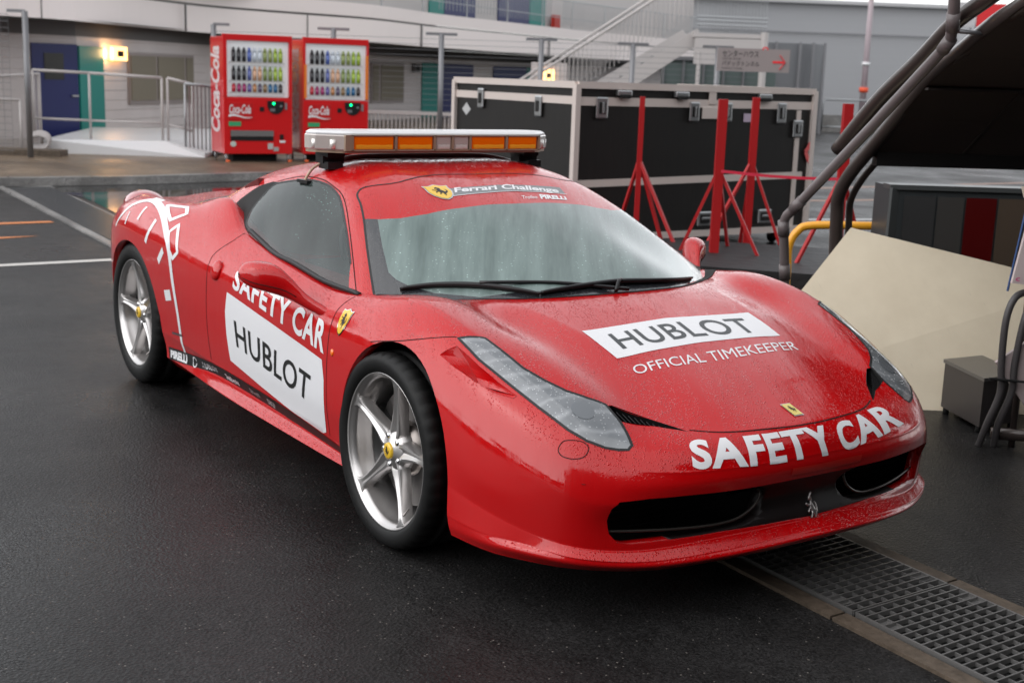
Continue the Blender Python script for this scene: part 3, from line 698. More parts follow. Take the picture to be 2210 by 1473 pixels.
bump_poly = [(1.4, 0), (1.4, -1.2), (-.11, -1.2), (-.11, -.94), (.05, -.92), (.18, -.88), (.27, -.83), (.45, -.72), (.6, -.5), (.6, 0)]
bump_poly = bump_poly+[(x, -y) for x, y in bump_poly[::-1] if y != 0]
bumper_bm = take(bm, cut(bm, bump_poly, 'xy', lambda c: c.x > -.2))
body = finish(bm, 'body', M['red'], car, SB)
hood = finish(hood_bm, 'hood', M['red'], car, SB)
bumper = finish(bumper_bm, 'front_bumper', M['red'], car, SB)
door = {s: finish(doors[s], 'door', M['red'], car, SB) for s in (-1, 1)}
# canopy: windscreen, side windows, roof
cb = merged_bm(*grid_full(Cs))
scr = [(.12, 0), (.10, -.27), (-.02, -.52), (-.30, -.80), (-.375, -.785)]+[(p[0], p[1]) for p in H['screen_near'][1:10]]+[(-.955, -.37), (-.965, -.2), (-.968, 0)]
inner = [(-.02, 0), (-.035, -.3), (-.12, -.50), (-.24, -.615), (-.33, -.668), (-.39, -.69), (-.44, -.695), (-.58, -.648), (-.73, -.59), (-.745, -.585)]
strip = [(p[0], p[1]) for p in H['strip_low']]; strip[-1] = (strip[-1][0], 0)
full = lambda L: L+[(x, -y) for x, y in L[::-1] if y != 0]
topC = lambda c: c.z > .70 and c.x > -1.2
scr_bm = take(cb, cut(cb, full(scr), 'xy', topC))
sun_poly = [(strip[0][0]-.0, strip[0][1]-.10)]+strip+[(-1.2, 0), (-1.2, -.75)]
sun_poly = strip[::-1]+[(-.765, -.70), (-1.2, -.8), (-1.2, 0)]
sun_poly = sun_poly[:-1]+[(-1.2, -.8)]
sun_bm = take(scr_bm, cut(scr_bm, full(sun_poly), 'xy', topC))
in_poly = inner[:-1]+[(-.765, -.575)]+[(-1.2, -.5), (-1.2, 0)]
glass_bm = take(scr_bm, cut(scr_bm, full(in_poly), 'xy', topC))
win = [(p[0], p[2]) for p in H['window']]
win = win[:]; win = [(-.455, .74)]+[(-.7, .74), (-1.16, .76), (-1.50, .82)]+win[5:]
void = [(-1.50, .80), (-1.53, .885)]+[(-1.62, .92), (-1.67, .97), (-1.66, 1.03), (-1.65, 1.08), (-1.625, 1.092), (-1.70, 1.088), (-1.82, 1.058), (-1.97, .985), (-2.05, .93), (-2.1, .80)]
wins, voids = {}, {}
for s in (-1, 1):
    sd = lambda c, s=s: c.y*s > .5
    wins[s] = take(cb, cut(cb, win, 'xz', sd)); voids[s] = take(cb, cut(cb, void, 'xz', sd))
eng = take(cb, cut(cb, [(-2.12, -.50), (-2.30, -.57), (-2.95, -.60), (-2.95, .60), (-2.30, .57), (-2.12, .50)], 'xy', lambda c: c.x < -1.9 and c.z > .8))
roof = finish(cb, 'roof', M['red'], car, SC)
finish(eng, 'engine_cover', M['black_glass'], car, SC)
wscreen = finish(glass_bm, 'windscreen', M['screen'], car, SC)
frit = finish(scr_bm, 'black_border', M['black_glass'], wscreen, SC)
sun = finish(sun_bm, 'sun_strip', M['red'], wscreen, SC)
for s in (-1, 1):
    wn = finish(wins[s], 'side_window', M['side_glass'], car, SC)
    finish(voids[s], 'quarter_intake', M['matt_black'], car, SC)
    wl = [(p[0], p[1]*-s if s > 0 else p[1], p[2]) for p in H['window']]
    ribbon(smooth_line(wl[4:18], 3), .010, 'window_seal', M['black_rubber_trim'], wn, SC, .0012)
    bl = [(-.42, s*.83, .80), (-.7, s*.825, .80), (-1.0, s*.812, .825), (-1.2, s*.81, .84), (-1.42, s*.79, .875), (-1.53, s*.78, .895)]
    tube([SC.at(Vector(p))[0]+Vector((0, s*.004, .004)) for p in smooth_line(bl, 4)], .010, 'window_trim', M['black_rubber_trim'], wn, 8)
    dl = [(p[0], p[1]*(-1 if s > 0 else 1), p[2]) for p in H['doorline']]
    ribbon(smooth_line(dl, 4), .0045, 'panel_gap', M['seam'], roof, SC, .0008)
sl_ = [(p[0], p[1], p[2]) for p in H['screen_near'][:10]]+[(-.965, -.2, 1.16), (-.968, 0, 1.165)]
sl_ = sl_+[(x, -y, z) for x, y, z in sl_[::-1][1:]]
ribbon(smooth_line(sl_, 3), .008, 'screen_seal', M['black_rubber_trim'], wscreen, SC, .0012)

# panel gaps on the body
hf = [(1.003, 0, .56), (.982, -.19, .56), (.95, -.31, .56), (.90, -.40, .56)]
g1 = hf[::-1]+[(x, -y, z) for x, y, z in hf[1:]]
ribbon(smooth_line(g1, 6), .005, 'panel_gap', M['seam'], hood, SB)
for s in (-1, 1):
    m_ = (lambda L: [(p[0], abs(p[1])*s, p[2]) for p in L])
    ribbon(smooth_line(m_(H['shut_fender']), 5), .0035, 'panel_gap', M['seam'], bumper, SB)
    ribbon(smooth_line(m_(H['cover']), 5, True), .0028, 'tow_cover_gap', M['seam'], bumper, SB, closed=True)
    ribbon(smooth_line(m_([(-.42, .84, .79), (-.43, .90, .75), (-.43, .92, .72), (-.425, .94, .66), (-.425, .95, .58), (-.425, .95, .47), (-.425, .94, .37), (-.43, .93, .28)]), 5), .004, 'panel_gap', M['seam'], door[s], SB)
    ribbon(smooth_line(m_([(-1.54, .80, .89), (-1.545, .86, .85), (-1.60, .92, .79), (-1.60, .94, .75), (-1.60, .95, .69), (-1.612, .95, .48), (-1.60, .93, .31)]), 5), .004, 'panel_gap', M['seam'], door[s], SB)
    # black sponsor strip above the sill
    st = smooth_line(m_([(-2.17, .93, .245), (-1.60, .93, .282), (-1.13, .93, .272), (-.68, .93, .252), (-.33, .93, .232)]), 6)
    ribbon(st, [.060, .058, .056, .050, .034], 'sill_strip', M['charcoal_vinyl'] if 0 else M['ink'], body, SB, .0014)
    # filler cap
    c = SB.at(Vector((-1.51, s*.94, .735)))
    bmf = bmesh.new(); bmesh.ops.create_uvsphere(bmf, u_segments=28, v_segments=16, radius=.04)
    rotm = c[1].to_track_quat('Z', 'Y').to_matrix()
    for v in bmf.verts: v.co = rotm @ Vector((v.co.x*1.05, v.co.y*1.1, v.co.z*.5)) + c[0]
    finish(bmf, 'filler_cap', M['red'], body)
    # side repeater
    c = SB.at(Vector((-.385, s*.95, .60)))
    bmf = bmesh.new(); bmesh.ops.create_uvsphere(bmf, u_segments=16, v_segments=10, radius=.012)
    rotm = c[1].to_track_quat('Z', 'Y').to_matrix()
    for v in bmf.verts: v.co = rotm @ Vector((v.co.x*1., v.co.y*1.1, v.co.z*.5)) + c[0]
    finish(bmf, 'side_repeater', M['amber'], body)

# cabin seen through the side glass
cab = MB().box((-.95, 0, .70), (.50, 1.35, .22)).build('dashboard', M['matt_black'], car)
for s in (-1, 1):
    tube([Vector((-1.12+.02*math.cos(a)*1.0-.05*math.sin(a), s*.36+.175*math.cos(a), .86+.17*math.sin(a))) for a in np.linspace(0, 2*math.pi, 33)[:-1]], .014, 'steering_wheel', M['black'], car, 8, True) if s < 0 else None
    st_ = MB().box((-1.55, s*.38, .52), (.5, .46, .18)).box((-1.83, s*.38, .78), (.16, .46, .60), rot=Matrix.Rotation(R(-18), 3, 'Y')).build('seat', mat('red_leather', (.12, .008, .008), .5), car)
    MB().box((-1.93, s*.38, 1.02), (.10, .26, .16)).build('headrest', M['matt_black'], st_)
    MB().box((-1.2, s*.74, .68), (1.2, .06, .26)).build('door_lining', mat('red_lining', (.16, .012, .01), .5), car)
MB().box((-2.05, 0, .80), (.06, .9, .36)).build('bulkhead', M['matt_black'], car)
# headlamps
for s in (-1, 1):
    lb = lampbm[s]
    lamp = finish(lb, 'headlamp', M['lamp_cover'], car, SB)
    out = [(p[0], abs(p[1])*s, p[2]) for p in H['headlight']]
    ribbon(out, .0085, 'lamp_gasket', M['black_rubber_trim'], lamp, SB, .001, closed=True)
    for (cx, cy, r_) in ((.735, .675, .058),):
        P_ = [SB.at(Vector((cx+r_*math.cos(a)*1.1, s*(cy+r_*math.sin(a)*.8), .62)))[0] for a in np.linspace(0, 2*math.pi, 25)[:-1]]
        V = [(0.5+.5*math.cos(a), .5+.5*math.sin(a)) for a in np.linspace(0, 2*math.pi, 25)[:-1]]
        drape(*slab2d(V), lambda u, v: Vector((cx+(u-.5)*.085, s*(cy+(v-.5)*.066), .62)), 'projector', mat('projector_glass', (.17, .183, .197), .10, .2, 1.), lamp, SB, .0013, 4, 4)
    # black triangular intake between hood and lamp: floor, mesh bars
    tp = [Vector((p[0], abs(p[1])*s, p[2])) for p in [(.738, .592, .64)]+H['intake'][1:]]
    tp = [SB.at(p)[0] for p in tp]
    V = [p for p in tp]+[p+Vector((-.035, 0, -.045)) for p in tp]; n = len(tp)
    F = [(i, (i+1) % n, n+(i+1) % n, n+i) for i in range(n)]+[tuple(range(n, 2*n))]
    it = mesh_obj('hood_intake', V, F, M['matt_black'], car, False)
    mb = MB()
    c0, c1 = (tp[0]+tp[-1])/2, tp[3]
    for k in range(14):
        t = k/14; a = tp[0].lerp(tp[3], t); b = tp[-1].lerp(tp[3], t)
        mb.bar(a+Vector((0, 0, -.012)), b+Vector((0, 0, -.012)), .0022)
    mb.build('intake_mesh', M['black'], it)
    # sculpted scoop outboard of the lamp
    sp_ = [SB.at(Vector((p[0], abs(p[1])*s, p[2]))) for p in H['scoop']]
    A, L_, Pt, Q = sp_[0][0], sp_[8][0], sp_[4][0], sp_[6][0]
    inn = Vector((-.25, -.75*s, -.55)).normalized()
    bpts = [q[0] for q in sp_]
    cr = [A.lerp(Q, t)+inn*.030*math.sin(math.pi*min(t*1.0, 1))**.8*(.4+.6*t) for t in (.0, .2, .4, .6, .8)]
    cr = [A.lerp(Q, t)+inn*d for t, d in ((0, .002), (.25, .022), (.5, .038), (.75, .044), (1., .034))]
    # left facet: L -> A edge, crease; right facet: A -> P edge, crease
    V = []; F = []
    leftb = smooth_line([A, L_, sp_[7][0], Q], 4)
    rightb = [bpts[0], bpts[0].lerp(bpts[1], .5), bpts[1], bpts[1].lerp(bpts[2], .5), bpts[2], bpts[2].lerp(bpts[3], .5), bpts[3]]
    def fill(Aline, Bline, ny=6):
        base = len(V); nx = 16
        for i in range(nx+1):
            t = i/nx
            def ev(Lx):
                q = t*(len(Lx)-1); k = min(int(q), len(Lx)-2); return Lx[k].lerp(Lx[k+1], q-k)
            a, b = ev(Aline), ev(Bline)
            for j in range(ny+1): V.append(a.lerp(b, j/ny))
        for i in range(nx):
            for j in range(ny):
                q = base+i*(ny+1)+j; F.append((q, q+1, q+ny+2, q+ny+1))
    def on(L): return [SB.at(q)[0]+SB.at(q)[1]*.0006 for q in resample(L, .008)]
    fill(on([A, bpts[8], bpts[7], bpts[6]]), cr)          # shallow outer facet
    fill(cr, on(rightb))                                   # steep wall below the lamp
    fill([cr[-1], cr[-1].lerp(bpts[3], .5)+inn*.006, bpts[3]], on([bpts[6], bpts[5], bpts[4], bpts[3]]))
    mesh_obj('fender_scoop', V, F, M['red'], bumper if 1 else car, False)
    # intake interior and its winglet frame
    inside_box = MB()
    inside_box.quad((.80, s*.13, .20), (.80, s*.76, .20), (.80, s*.76, .44), (.80, s*.13, .44))
    inside_box.quad((.80, s*.13, .20), (1.02, s*.13, .20), (.86, s*.76, .20), (.80, s*.76, .20))
    inside_box.quad((.80, s*.13, .44), (1.02, s*.13, .44), (.86, s*.76, .44), (.80, s*.76, .44))
    fi = inside_box.build('front_intake', M['matt_black'], car)
    wl = [(.875, .672, .287), (.925, .55, .285), (.965, .42, .284), (.985, .32, .287), (.995, .255, .300), (1.0, .205, .330), (1.0, .185, .362), (.995, .19, .378)]
    tube(smooth_line([(x, y*s, z) for x, y, z in wl], 5), .0045, 'intake_frame', M['dark_chrome'] if 0 else mat('winglet_edge', (.05, .045, .04), .3, .3), fi, 8)
    mb = MB()
    for k in range(9): mb.bar((.84, s*.16, .26+k*.018), (.80, s*.72, .26+k*.018), .003)
    mb.build('intake_grille', M['black'], fi)
    # wheel wells
    for (x0, z0, r_, w0) in ((0, .345, .402, .56), (-2.61, .37, .42, .52)):
        V = []; F = []; n = 26
        for k in range(n+1):
            a = R(-25)+R(230)*k/n
            for y in (w0, .88): V.append((x0+r_*math.cos(a), s*y, z0+r_*math.sin(a)))
        for k in range(n): F.append((2*k, 2*k+1, 2*k+3, 2*k+2))
        F.append(tuple(2*k for k in range(n+1)))
        mesh_obj('wheel_well', V, F, M['matt_black'], car, True)
fp = MB().box((-1.32, 0, .22), (1.70, 1.70, .10)).box((-1.2, 0, .23), (4.0, 1.0, .12)).box((.62, 0, .185), (.40, 1.30, .05)).box((-3.2, 0, .28), (.3, 1.3, .1))
fp.build('floor_pan', M['matt_black'], car)

# ---- lettering and decals
def g3(k, nrow=None, n=None):
    """hits given as one loop: first half left->right on top, second half right->left below"""
    L = H[k]; h = len(L)//2
    return [L[h:][::-1], L[:h]]           # v=0 bottom row, v=1 top row
def put_text(s, key, m, parent, surface, bold=0., name='lettering', off=.002, rows=None, nu=60, nv=6, spacing=1.):
    V, F = text2d(s, bold, spacing=spacing); G = rows if rows else g3(key)
    return drape(V, F, lambda u, v: interp_grid(G, u, v), name, m, parent, surface, off, nu, nv)
rd = door[-1]
pn = h2('panel', 'xz')
xs = [p[0] for p in pn]; zs = [p[1] for p in pn]; x0, x1, z0, z1 = min(xs), max(xs), min(zs), max(zs)
def side_patch(poly3, name, m, parent, off=.0012, nu=24, nv=12, s=-1):
    xs = [p[0] for p in poly3]; zs = [p[2] for p in poly3]; x0, x1, z0, z1 = min(xs), max(xs), min(zs), max(zs); ym = float(np.mean([p[1] for p in poly3]))
    V = [((p[0]-x0)/(x1-x0), (p[2]-z0)/(z1-z0)) for p in poly3]
    return drape(*slab2d(V), lambda u, v: Vector((x0+u*(x1-x0), ym, z0+v*(z1-z0))), name, m, parent, SB, off, nu, nv)
def top_patch(poly3, name, m, parent, surface, off=.0012, nu=24, nv=24):
    xs = [p[0] for p in poly3]; ys = [p[1] for p in poly3]; x0, x1, y0, y1 = min(xs), max(xs), min(ys), max(ys); G = poly3
    zm = float(np.mean([p[2] for p in poly3]))
    V = [((p[0]-x0)/(x1-x0), (p[1]-y0)/(y1-y0)) for p in poly3]
    return drape(*slab2d(V), lambda u, v: Vector((x0+u*(x1-x0), y0+v*(y1-y0), zm)), name, m, parent, surface, off, nu, nv)
PP = H['panel']
pl = [PP[0], PP[1], PP[2], PP[3], PP[4], PP[5], [-.46, PP[6][1], .285]]+[[-.50, -.93, .268], [-.75, -.93, .285]]+PP[8:]
pan = side_patch(pl, 'sponsor_panel', M['white_vinyl'], rd)
put_text('HUBLOT', 'hublot_side', M['ink'], rd, SB, .012, off=.0024, spacing=1.06)
put_text('SAFETY CAR', 'safety_side', M['white_vinyl'], rd, SB, .032, off=.0018, spacing=1.10)
# same wrap on the far door (mirrored place, readable the right way round)
def mirror_rows(rows): return [[(p[0], -p[1], p[2]) for p in r][::-1] for r in rows]
side_patch([[p[0], -p[1], p[2]] for p in pl], 'sponsor_panel', M['white_vinyl'], door[1])
put_text('HUBLOT', None, M['ink'], door[1], SB, off=.0024, rows=mirror_rows(g3('hublot_side')))
put_text('SAFETY CAR', None, M['white_vinyl'], door[1], SB, .032, off=.0018, rows=mirror_rows(g3('safety_side')), spacing=1.10)
# hood
hp = H['hood_panel']
top_patch([hp[0], hp[1], hp[2], hp[3], hp[4], hp[5]], 'sponsor_panel', M['white_vinyl'], hood, SB)
put_text('HUBLOT', 'hood_text', M['charcoal_vinyl'], hood, SB, .010, off=.0022, spacing=1.06)
put_text('OFFICIAL TIMEKEEPER', 'timekeeper', M['white_vinyl'], hood, SB, .0, off=.0016)
put_text('SAFETY CAR', None, M['white_vinyl'], bumper, SB, .040, spacing=1.12, rows=[H['nose_base'], H['nose_top']], nu=80, nv=10)
tp_ = H['tape']
drape(*slab2d([(0, 0), (1, 0), (1, 1), (0, 1)]), lambda u, v: Vector((1.07, -.12+u*.31, .425+v*.027)), 'tape_strip', mat('red_tape', (.55, .012, .008), .3, 0, .3), bumper, SB, .003, 20, 3)

def horse2d():
    """small rearing horse outline in the unit box"""
    body_ = [(.40, .98), (.46, 1.0), (.50, .93), (.60, .88), (.66, .80), (.60, .72), (.66, .62), (.74, .52), (.78, .42), (.88, .48), (.92, .62), (.86, .74), (.97, .66), (1.0, .50), (.92, .36), (.82, .32), (.78, .24), (.66, .18), (.70, .08), (.56, .0), (.62, .10), (.56, .20), (.60, .30), (.50, .34), (.44, .24), (.28, .16), (.34, .26), (.40, .36), (.38, .48), (.28, .46), (.18, .36), (.14, .44), (.24, .54), (.36, .56), (.34, .62), (.18, .62), (.04, .70), (.10, .76), (.20, .69), (.38, .70), (.42, .78), (.36, .82), (.26, .80), (.28, .88)]
    return np.array(body_), [tuple(range(len(body_)))]
def badge(cen, ux, uy, w_, h_, surface, parent, shape, field, nm):
    """badge with a rim, a field and a horse; ux, uy are directions on the panel"""
    c = Vector(cen); ux = Vector(ux).normalized(); uy = Vector(uy).normalized()
    f = lambda sx, sy: (lambda u, v: c+ux*(u-.5)*w_*sx+uy*(v-.5)*h_*sy)
    b = drape(*slab2d(shape), f(1, 1), nm, M['chrome'], parent, surface, .0024, 6, 6)
    drape(*slab2d(shape), f(.88, .90), 'badge_field', field, b, surface, .0034, 6, 6)
    V, F = horse2d(); V = V*np.array([.62, .62])+np.array([.19, .20])
    drape(V, F, f(.9, .9), 'horse_emblem', M['ink'], b, surface, .0044, 6, 8)
    return b
rect = [(0, 0), (1, 0), (1, 1), (0, 1)]
shield = [(.5, 0), (.30, .09), (.12, .28), (.02, .52), (.03, .78), (.0, .93), (.25, .90), (.5, 1.0), (.75, .90), (1, .93), (.97, .78), (.98, .52), (.88, .28), (.70, .09)]
badge((.930, .0, .588), (0, 1, 0), (-1, 0, .35), .042, .070, SB, hood, rect, M['pale_yellow'], 'nose_badge')
for s in (-1, 1):
    badge((-.345, s*.915, .715), (1 if s < 0 else -1, 0, 0), (0, -s*.35, 1), .078, .105, SB, body, shield, M['yellow'], 'shield_badge')
# chrome horse between the intakes
V, F = horse2d()
hz = drape(V, F, lambda u, v: Vector((1.05, (u-.5)*.050, .255+v*.092)), 'chrome_horse', mat('satin_chrome', (.40, .37, .36), .3, .8), grille, SB, .006, 8, 10)
md = hz.modifiers.new('thickness', 'SOLIDIFY'); md.thickness = .006
# windscreen banner
top_patch(H['logo_bar'], 'banner_bar', M['grey_vinyl'], sun, SC, .0014, 24, 8)
put_text('Ferrari Challenge', 'logo_text', M['white_vinyl'], sun, SC, .03, off=.0024)
lo = H['logo_bar']
ribbon([lo[5], lo[4], lo[3]], .004, 'banner_line', M['white_vinyl'], sun, SC, .0022)
put_text('PIRELLI', 'logo_pirelli', M['white_vinyl'], sun, SC, .05, off=.0018)
put_text('Trofeo', 'logo_trofeo', M['white_vinyl'], sun, SC, .0, off=.0018)
badge((-.775, -.282, 1.112), (.05, 1, 0), (-1, .05, .3), .115, .150, SC, sun, shield, M['yellow'], 'shield_badge')
# watch-dial graphic on the rear haunch
wv = M['white_vinyl']
def hb(k): return [tuple(p) for p in H[k]]
for s in (-1, 1):
    ms = lambda L: [(p[0], abs(p[1])*s, p[2]) for p in L]
    ribbon(smooth_line(ms(hb('arc')), 5), [.016, .028, .036, .038, .038, .034, .030, .026], 'dial_arc', wv, body, SB, .0016)
    for k, wd in (('t1', .016), ('t2', .022), ('t3', .030), ('t4', .034), ('t5', .05), ('t6', .03)):
        ribbon(ms(hb(k)), wd, 'dial_mark', wv, body, SB, .0016)
    for k in ('q1', 'q2'):
        ribbon(ms(hb(k)), .020, 'dial_frame', wv, body, SB, .0016, closed=True)
    ribbon(ms([(-2.07, .96, .36), (-1.94, .955, .37)]), .010, 'sill_clip', M['charcoal_vinyl'], body, SB, .003)
# small writing on the sill strip
def strip_text(s, xa, xb, hgt, m=M['white_vinyl'], bold=0.):
    def pz(x): return float(np.interp(x, [-2.17, -1.60, -1.13, -.68, -.33], [.245, .282, .272, .252, .232]))
    V, F = text2d(s, bold)
    drape(V, F, lambda u, v: Vector((xa+(xb-xa)*u, -.94, pz(xa+(xb-xa)*u)+(v-.5)*hgt)), 'sill_lettering', m, body, SB, .0065, 24, 3)
strip_text('PIRELLI', -2.14, -1.93, .036, bold=.06); strip_text('O', -1.86, -1.81, .042)
strip_text('HUBLOT', -1.74, -1.55, .022); strip_text('Sabelt', -1.46, -1.31, .026, bold=.02)
strip_text('Shell', -1.20, -1.10, .022, mat('faded_white', (.35, .33, .33), .5)); strip_text('SKF', -1.02, -.94, .026, mat('faded_white', (.35, .33, .33), .5), .03)

# ---- wheels
def wheel(x, z, rt_, yo, s, phase, wid, kids=True):
    w_ = empty('wheel', (x, s*yo, z)); w_.parent = car
    o = (0, 0, 0)
    k = rt_-.336
    ty = [(.262, -.012), (.270, .002), (.285, .010), (.305, .012+.0), (.322+k*.7, .006), (.332+k, -.010), (.335+k, -.022), (.335+k, -.055), (.327+k, -.057), (.327+k, -.066), (.336+k, -.068), (.336+k, -wid*.42), (.328+k, -wid*.425), (.328+k, -wid*.47), (.336+k, -wid*.475), (.336+k, -wid+.035), (.325+k, -wid-.002), (.262, -wid-.006)]
    V = []; F = []; n = len(ty); seg = 168
    for q in range(seg):
        a = 2*math.pi*q/seg
        for i, (r_, h) in enumerate(ty):
            if q % 4 == 0 and 5 <= i <= 7: r_ -= .006
            V.append((r_*math.cos(a), s*h, r_*math.sin(a)))
    for q in range(seg):
        for i in range(n-1):
            a0, a1 = q*n+i, ((q+1) % seg)*n+i
            F.append((a0, a0+1, a1+1, a1) if s < 0 else (a0, a1, a1+1, a0+1))
    mesh_obj('tyre', V, F, M['rubber'], w_, True)
    rim = lathe([(.2675, -.010), (.2685, -.002), (.266, .001), (.262, -.003), (.257, -.012), (.250, -.016), (.246, -.030), (.243, -.055), (.232, -.075), (.228, -.12), (.232, -wid)], 'rim', M['rim'], w_, o, 96, s)
    # five grooved spokes
    V = []; F = []
    sec = [.035, .055, .075, .10, .13, .165, .20, .225, .245, .256]
    wdt = [.020, .034, .036, .030, .0245, .020, .0175, .0175, .022, .040]
    hgt = [-.034, -.030, -.030, -.030, -.028, -.025, -.020, -.015, -.010, -.008]
    for j in range(5):
        th = R(phase+72*j); e = Vector((math.cos(th), 0, math.sin(th))); tt = Vector((-math.sin(th), 0, math.cos(th)))
        b = len(V); m_ = 9
        for q, (r_, wd, hh) in enumerate(zip(sec, wdt, hgt)):
            gd = .010*max(0, 1-r_/.26)+.003
            prof = [(-1., -.040), (-1.0, -.014), (-.80, -.002), (-.52, 0), (0, -gd), (.52, 0), (.80, -.002), (1.0, -.014), (1., -.040)]
            for (a_, d_) in prof:
                p = e*r_+tt*(a_*wd); V.append((p.x, s*(hh+d_), p.z))
        for q in range(len(sec)-1):
            for i in range(m_-1):
                a0 = b+q*m_+i
                F.append((a0, a0+1, a0+m_+1, a0+m_) if s > 0 else (a0, a0+m_, a0+m_+1, a0+1))
    sp = mesh_obj('spokes', V, F, M['rim'], rim, True)
    md_ = sp.modifiers.new('edge', 'EDGE_SPLIT'); md_.split_angle = R(38)
    lathe([(.0, -.022), (.030, -.022), (.034, -.026), (.060, -.032), (.074, -.045), (.078, -.075)], 'hub', M['rim'], w_, o, 48, s)
    lathe([(.0, -.012), (.022, -.012), (.0275, -.015), (.029, -.022), (.029, -.028)], 'hub_cap', M['yellow'], w_, o, 32, s)
    V, F = horse2d(); 
    mesh_obj('horse_emblem', [((p[0]-.5)*.030*(1 if s < 0 else -1), s*-.0112, (p[1]-.5)*.034) for p in V], F, M['ink'], w_, False)
    for j in range(5):
        th = R(phase+36+72*j); c = Vector((.052*math.cos(th), 0, .052*math.sin(th)))
        MB().rod(c+Vector((0, s*-.05, 0)), c+Vector((0, s*-.026, 0)), .0095, 12).build('wheel_bolt', M['chrome'], w_, True)
    lathe([(.09, -.10), (.199, -.10), (.199, -.135), (.09, -.135)], 'brake_disc', M['disc'], w_, o, 64, s, False)
    lathe([(.0, -.075), (.085, -.075), (.095, -.10)], 'disc_bell', M['rim_dark'], w_, o, 40, s)
    # caliper at the rear of the disc
    V = []; F = []; n = 14
    for q in range(n+1):
        a = R(150+70*q/n) if s else 0
        for r_, h in ((.125, -.075), (.215, -.075), (.222, -.10), (.222, -.16), (.125, -.16)):
            V.append((r_*math.cos(a), s*h, r_*math.sin(a)))
    for q in range(n):
        for i in range(5):
            a0, a1 = q*5+i, q*5+(i+1) % 5; F.append((a0, a1, a1+5, a0+5))
    F += [tuple(range(5)), tuple(n*5+i for i in range(5))]
    mesh_obj('brake_caliper', V, F, M['caliper'], w_, False)
    mb = MB().rod((.205*math.cos(R(-62)), s*-.045, .205*math.sin(R(-62))), (.225*math.cos(R(-62)), s*-.02, .225*math.sin(R(-62))), .004)
    mb.build('valve', M['dark_chrome'], w_)
    lathe([(.20, -.137), (.0, -.137)], 'back_plate', M['matt_black'], w_, o, 24, s, False)
    return w_
for s in (-1, 1):
    wheel(0, .336, .336, .945, s, 78, .235)
    wheel(-2.65, .357, .357, .935, s, 30, .295)

# ---- mirrors
for s in (-1, 1):
    S_ = [(-.44, -.845, .690, .055, .020), (-.53, -.90, .715, .050, .022), (-.61, -.95, .752, .050, .028), (-.665, -.985, .79, .058, .042), (-.705, -1.02, .818, .066, .054), (-.735, -1.065, .830, .066, .052), (-.760, -1.105, .834, .055, .043), (-.772, -1.128, .834, .030, .025), (-.776, -1.138, .834, .008, .007)]
    W = np.array(S_); t = np.linspace(0, 1, len(W)); te = np.linspace(0, 1, 33); W = catmull_matrix(t, te) @ W
    V = []; F = []; n = 20
    for i, (x, y, z, hx, hz_) in enumerate(W):
        for k in range(n):
            a = 2*math.pi*k/n; ca, sa = math.cos(a), math.sin(a)
            ex = abs(ca)**.8*(1 if ca > 0 else -1); ez = abs(sa)**.8*(1 if sa > 0 else -1)
            V.append((x+hx*ex, -s*-1*abs(y)*1.0 if 0 else s*abs(y)+0, z+hz_*ez+hx*ex*(-.12)))
    for i in range(len(W)-1):
        for k in range(n):
            q = (i*n+k, i*n+(k+1) % n, (i+1)*n+(k+1) % n, (i+1)*n+k); F.append(q if s > 0 else q[::-1])
    F.append(tuple((len(W)-1)*n+k for k in range(n)))
    mo = mesh_obj('door_mirror', V, F, M['red'], door[s])
    # seam between cap and shell
    sv = [Vector(V[i*n+19])+Vector((.0015, 0, 0)) for i in range(12, len(W)-2)]
    tube(sv, .0016, 'mirror_seam', M['seam'], mo, 6)

# ---- wipers
for key, arm in (('wip1', (.04, .10)), ('wip2', (-.02, .30))):
    L = smooth_line([SC.at(Vector(p))[0]+Vector((.004, 0, .012)) for p in H[key]], 6); n = len(L)
    V = []
    wp = tube(L, [.005+.0055*math.sin(math.pi*min(1, (k+2)/n)) for k in range(n)], 'wiper', M['black'], car, 8)
    mb = MB()
    for a, b in zip(L[:-1], L[1:]): mb.bar(a+Vector((-.006, 0, -.008)), b+Vector((-.006, 0, -.008)), .005, .016)
    mb.build('wiper_blade', M['rubber'], wp)
    pv = SC.at(Vector((.03, arm[0], .81)))[0]+Vector((.015, 0, .012)); q = L[n//2]+Vector((.008, 0, .010))
    tube(smooth_line([pv, pv.lerp(q, .5)+Vector((0, 0, .012)), q], 5), .007, 'wiper_arm', M['black'], wp, 8)
# cowl under the screen
V = []; F = []
cw = smooth_line([(.045, 0), (.03, -.27), (-.085, -.50), (-.20, -.63), (-.33, -.775), (-.37, -.80)], 6)if 0 else None
cwl = [(-.34, -.80), (-.25, -.70), (-.17, -.60), (-.085, -.50), (.0, -.35), (.035, -.2), (.05, 0)]
cwl = cwl+[(x, -y) for x, y in cwl[::-1][1:]]
ribbon(smooth_line([SB.at(Vector((x+.0, y, .83)))[0] for x, y in cwl], 5), [.03, .02, .014, .012, .012, .012, .014, .035, .05], 'cowl', M['matt_black'], hood, SB, .002)

# ---- tail lamps, rear spoiler lip
for s in (-1, 1):
    bmf = bmesh.new(); bmesh.ops.create_uvsphere(bmf, u_segments=32, v_segments=18, radius=1)
    for v in bmf.verts: v.co = Vector((v.co.x*.19-3.17, s*.70+v.co.y*.105, .836+v.co.z*.085))
    finish(bmf, 'tail_lamp', M['lamp_red'], car)

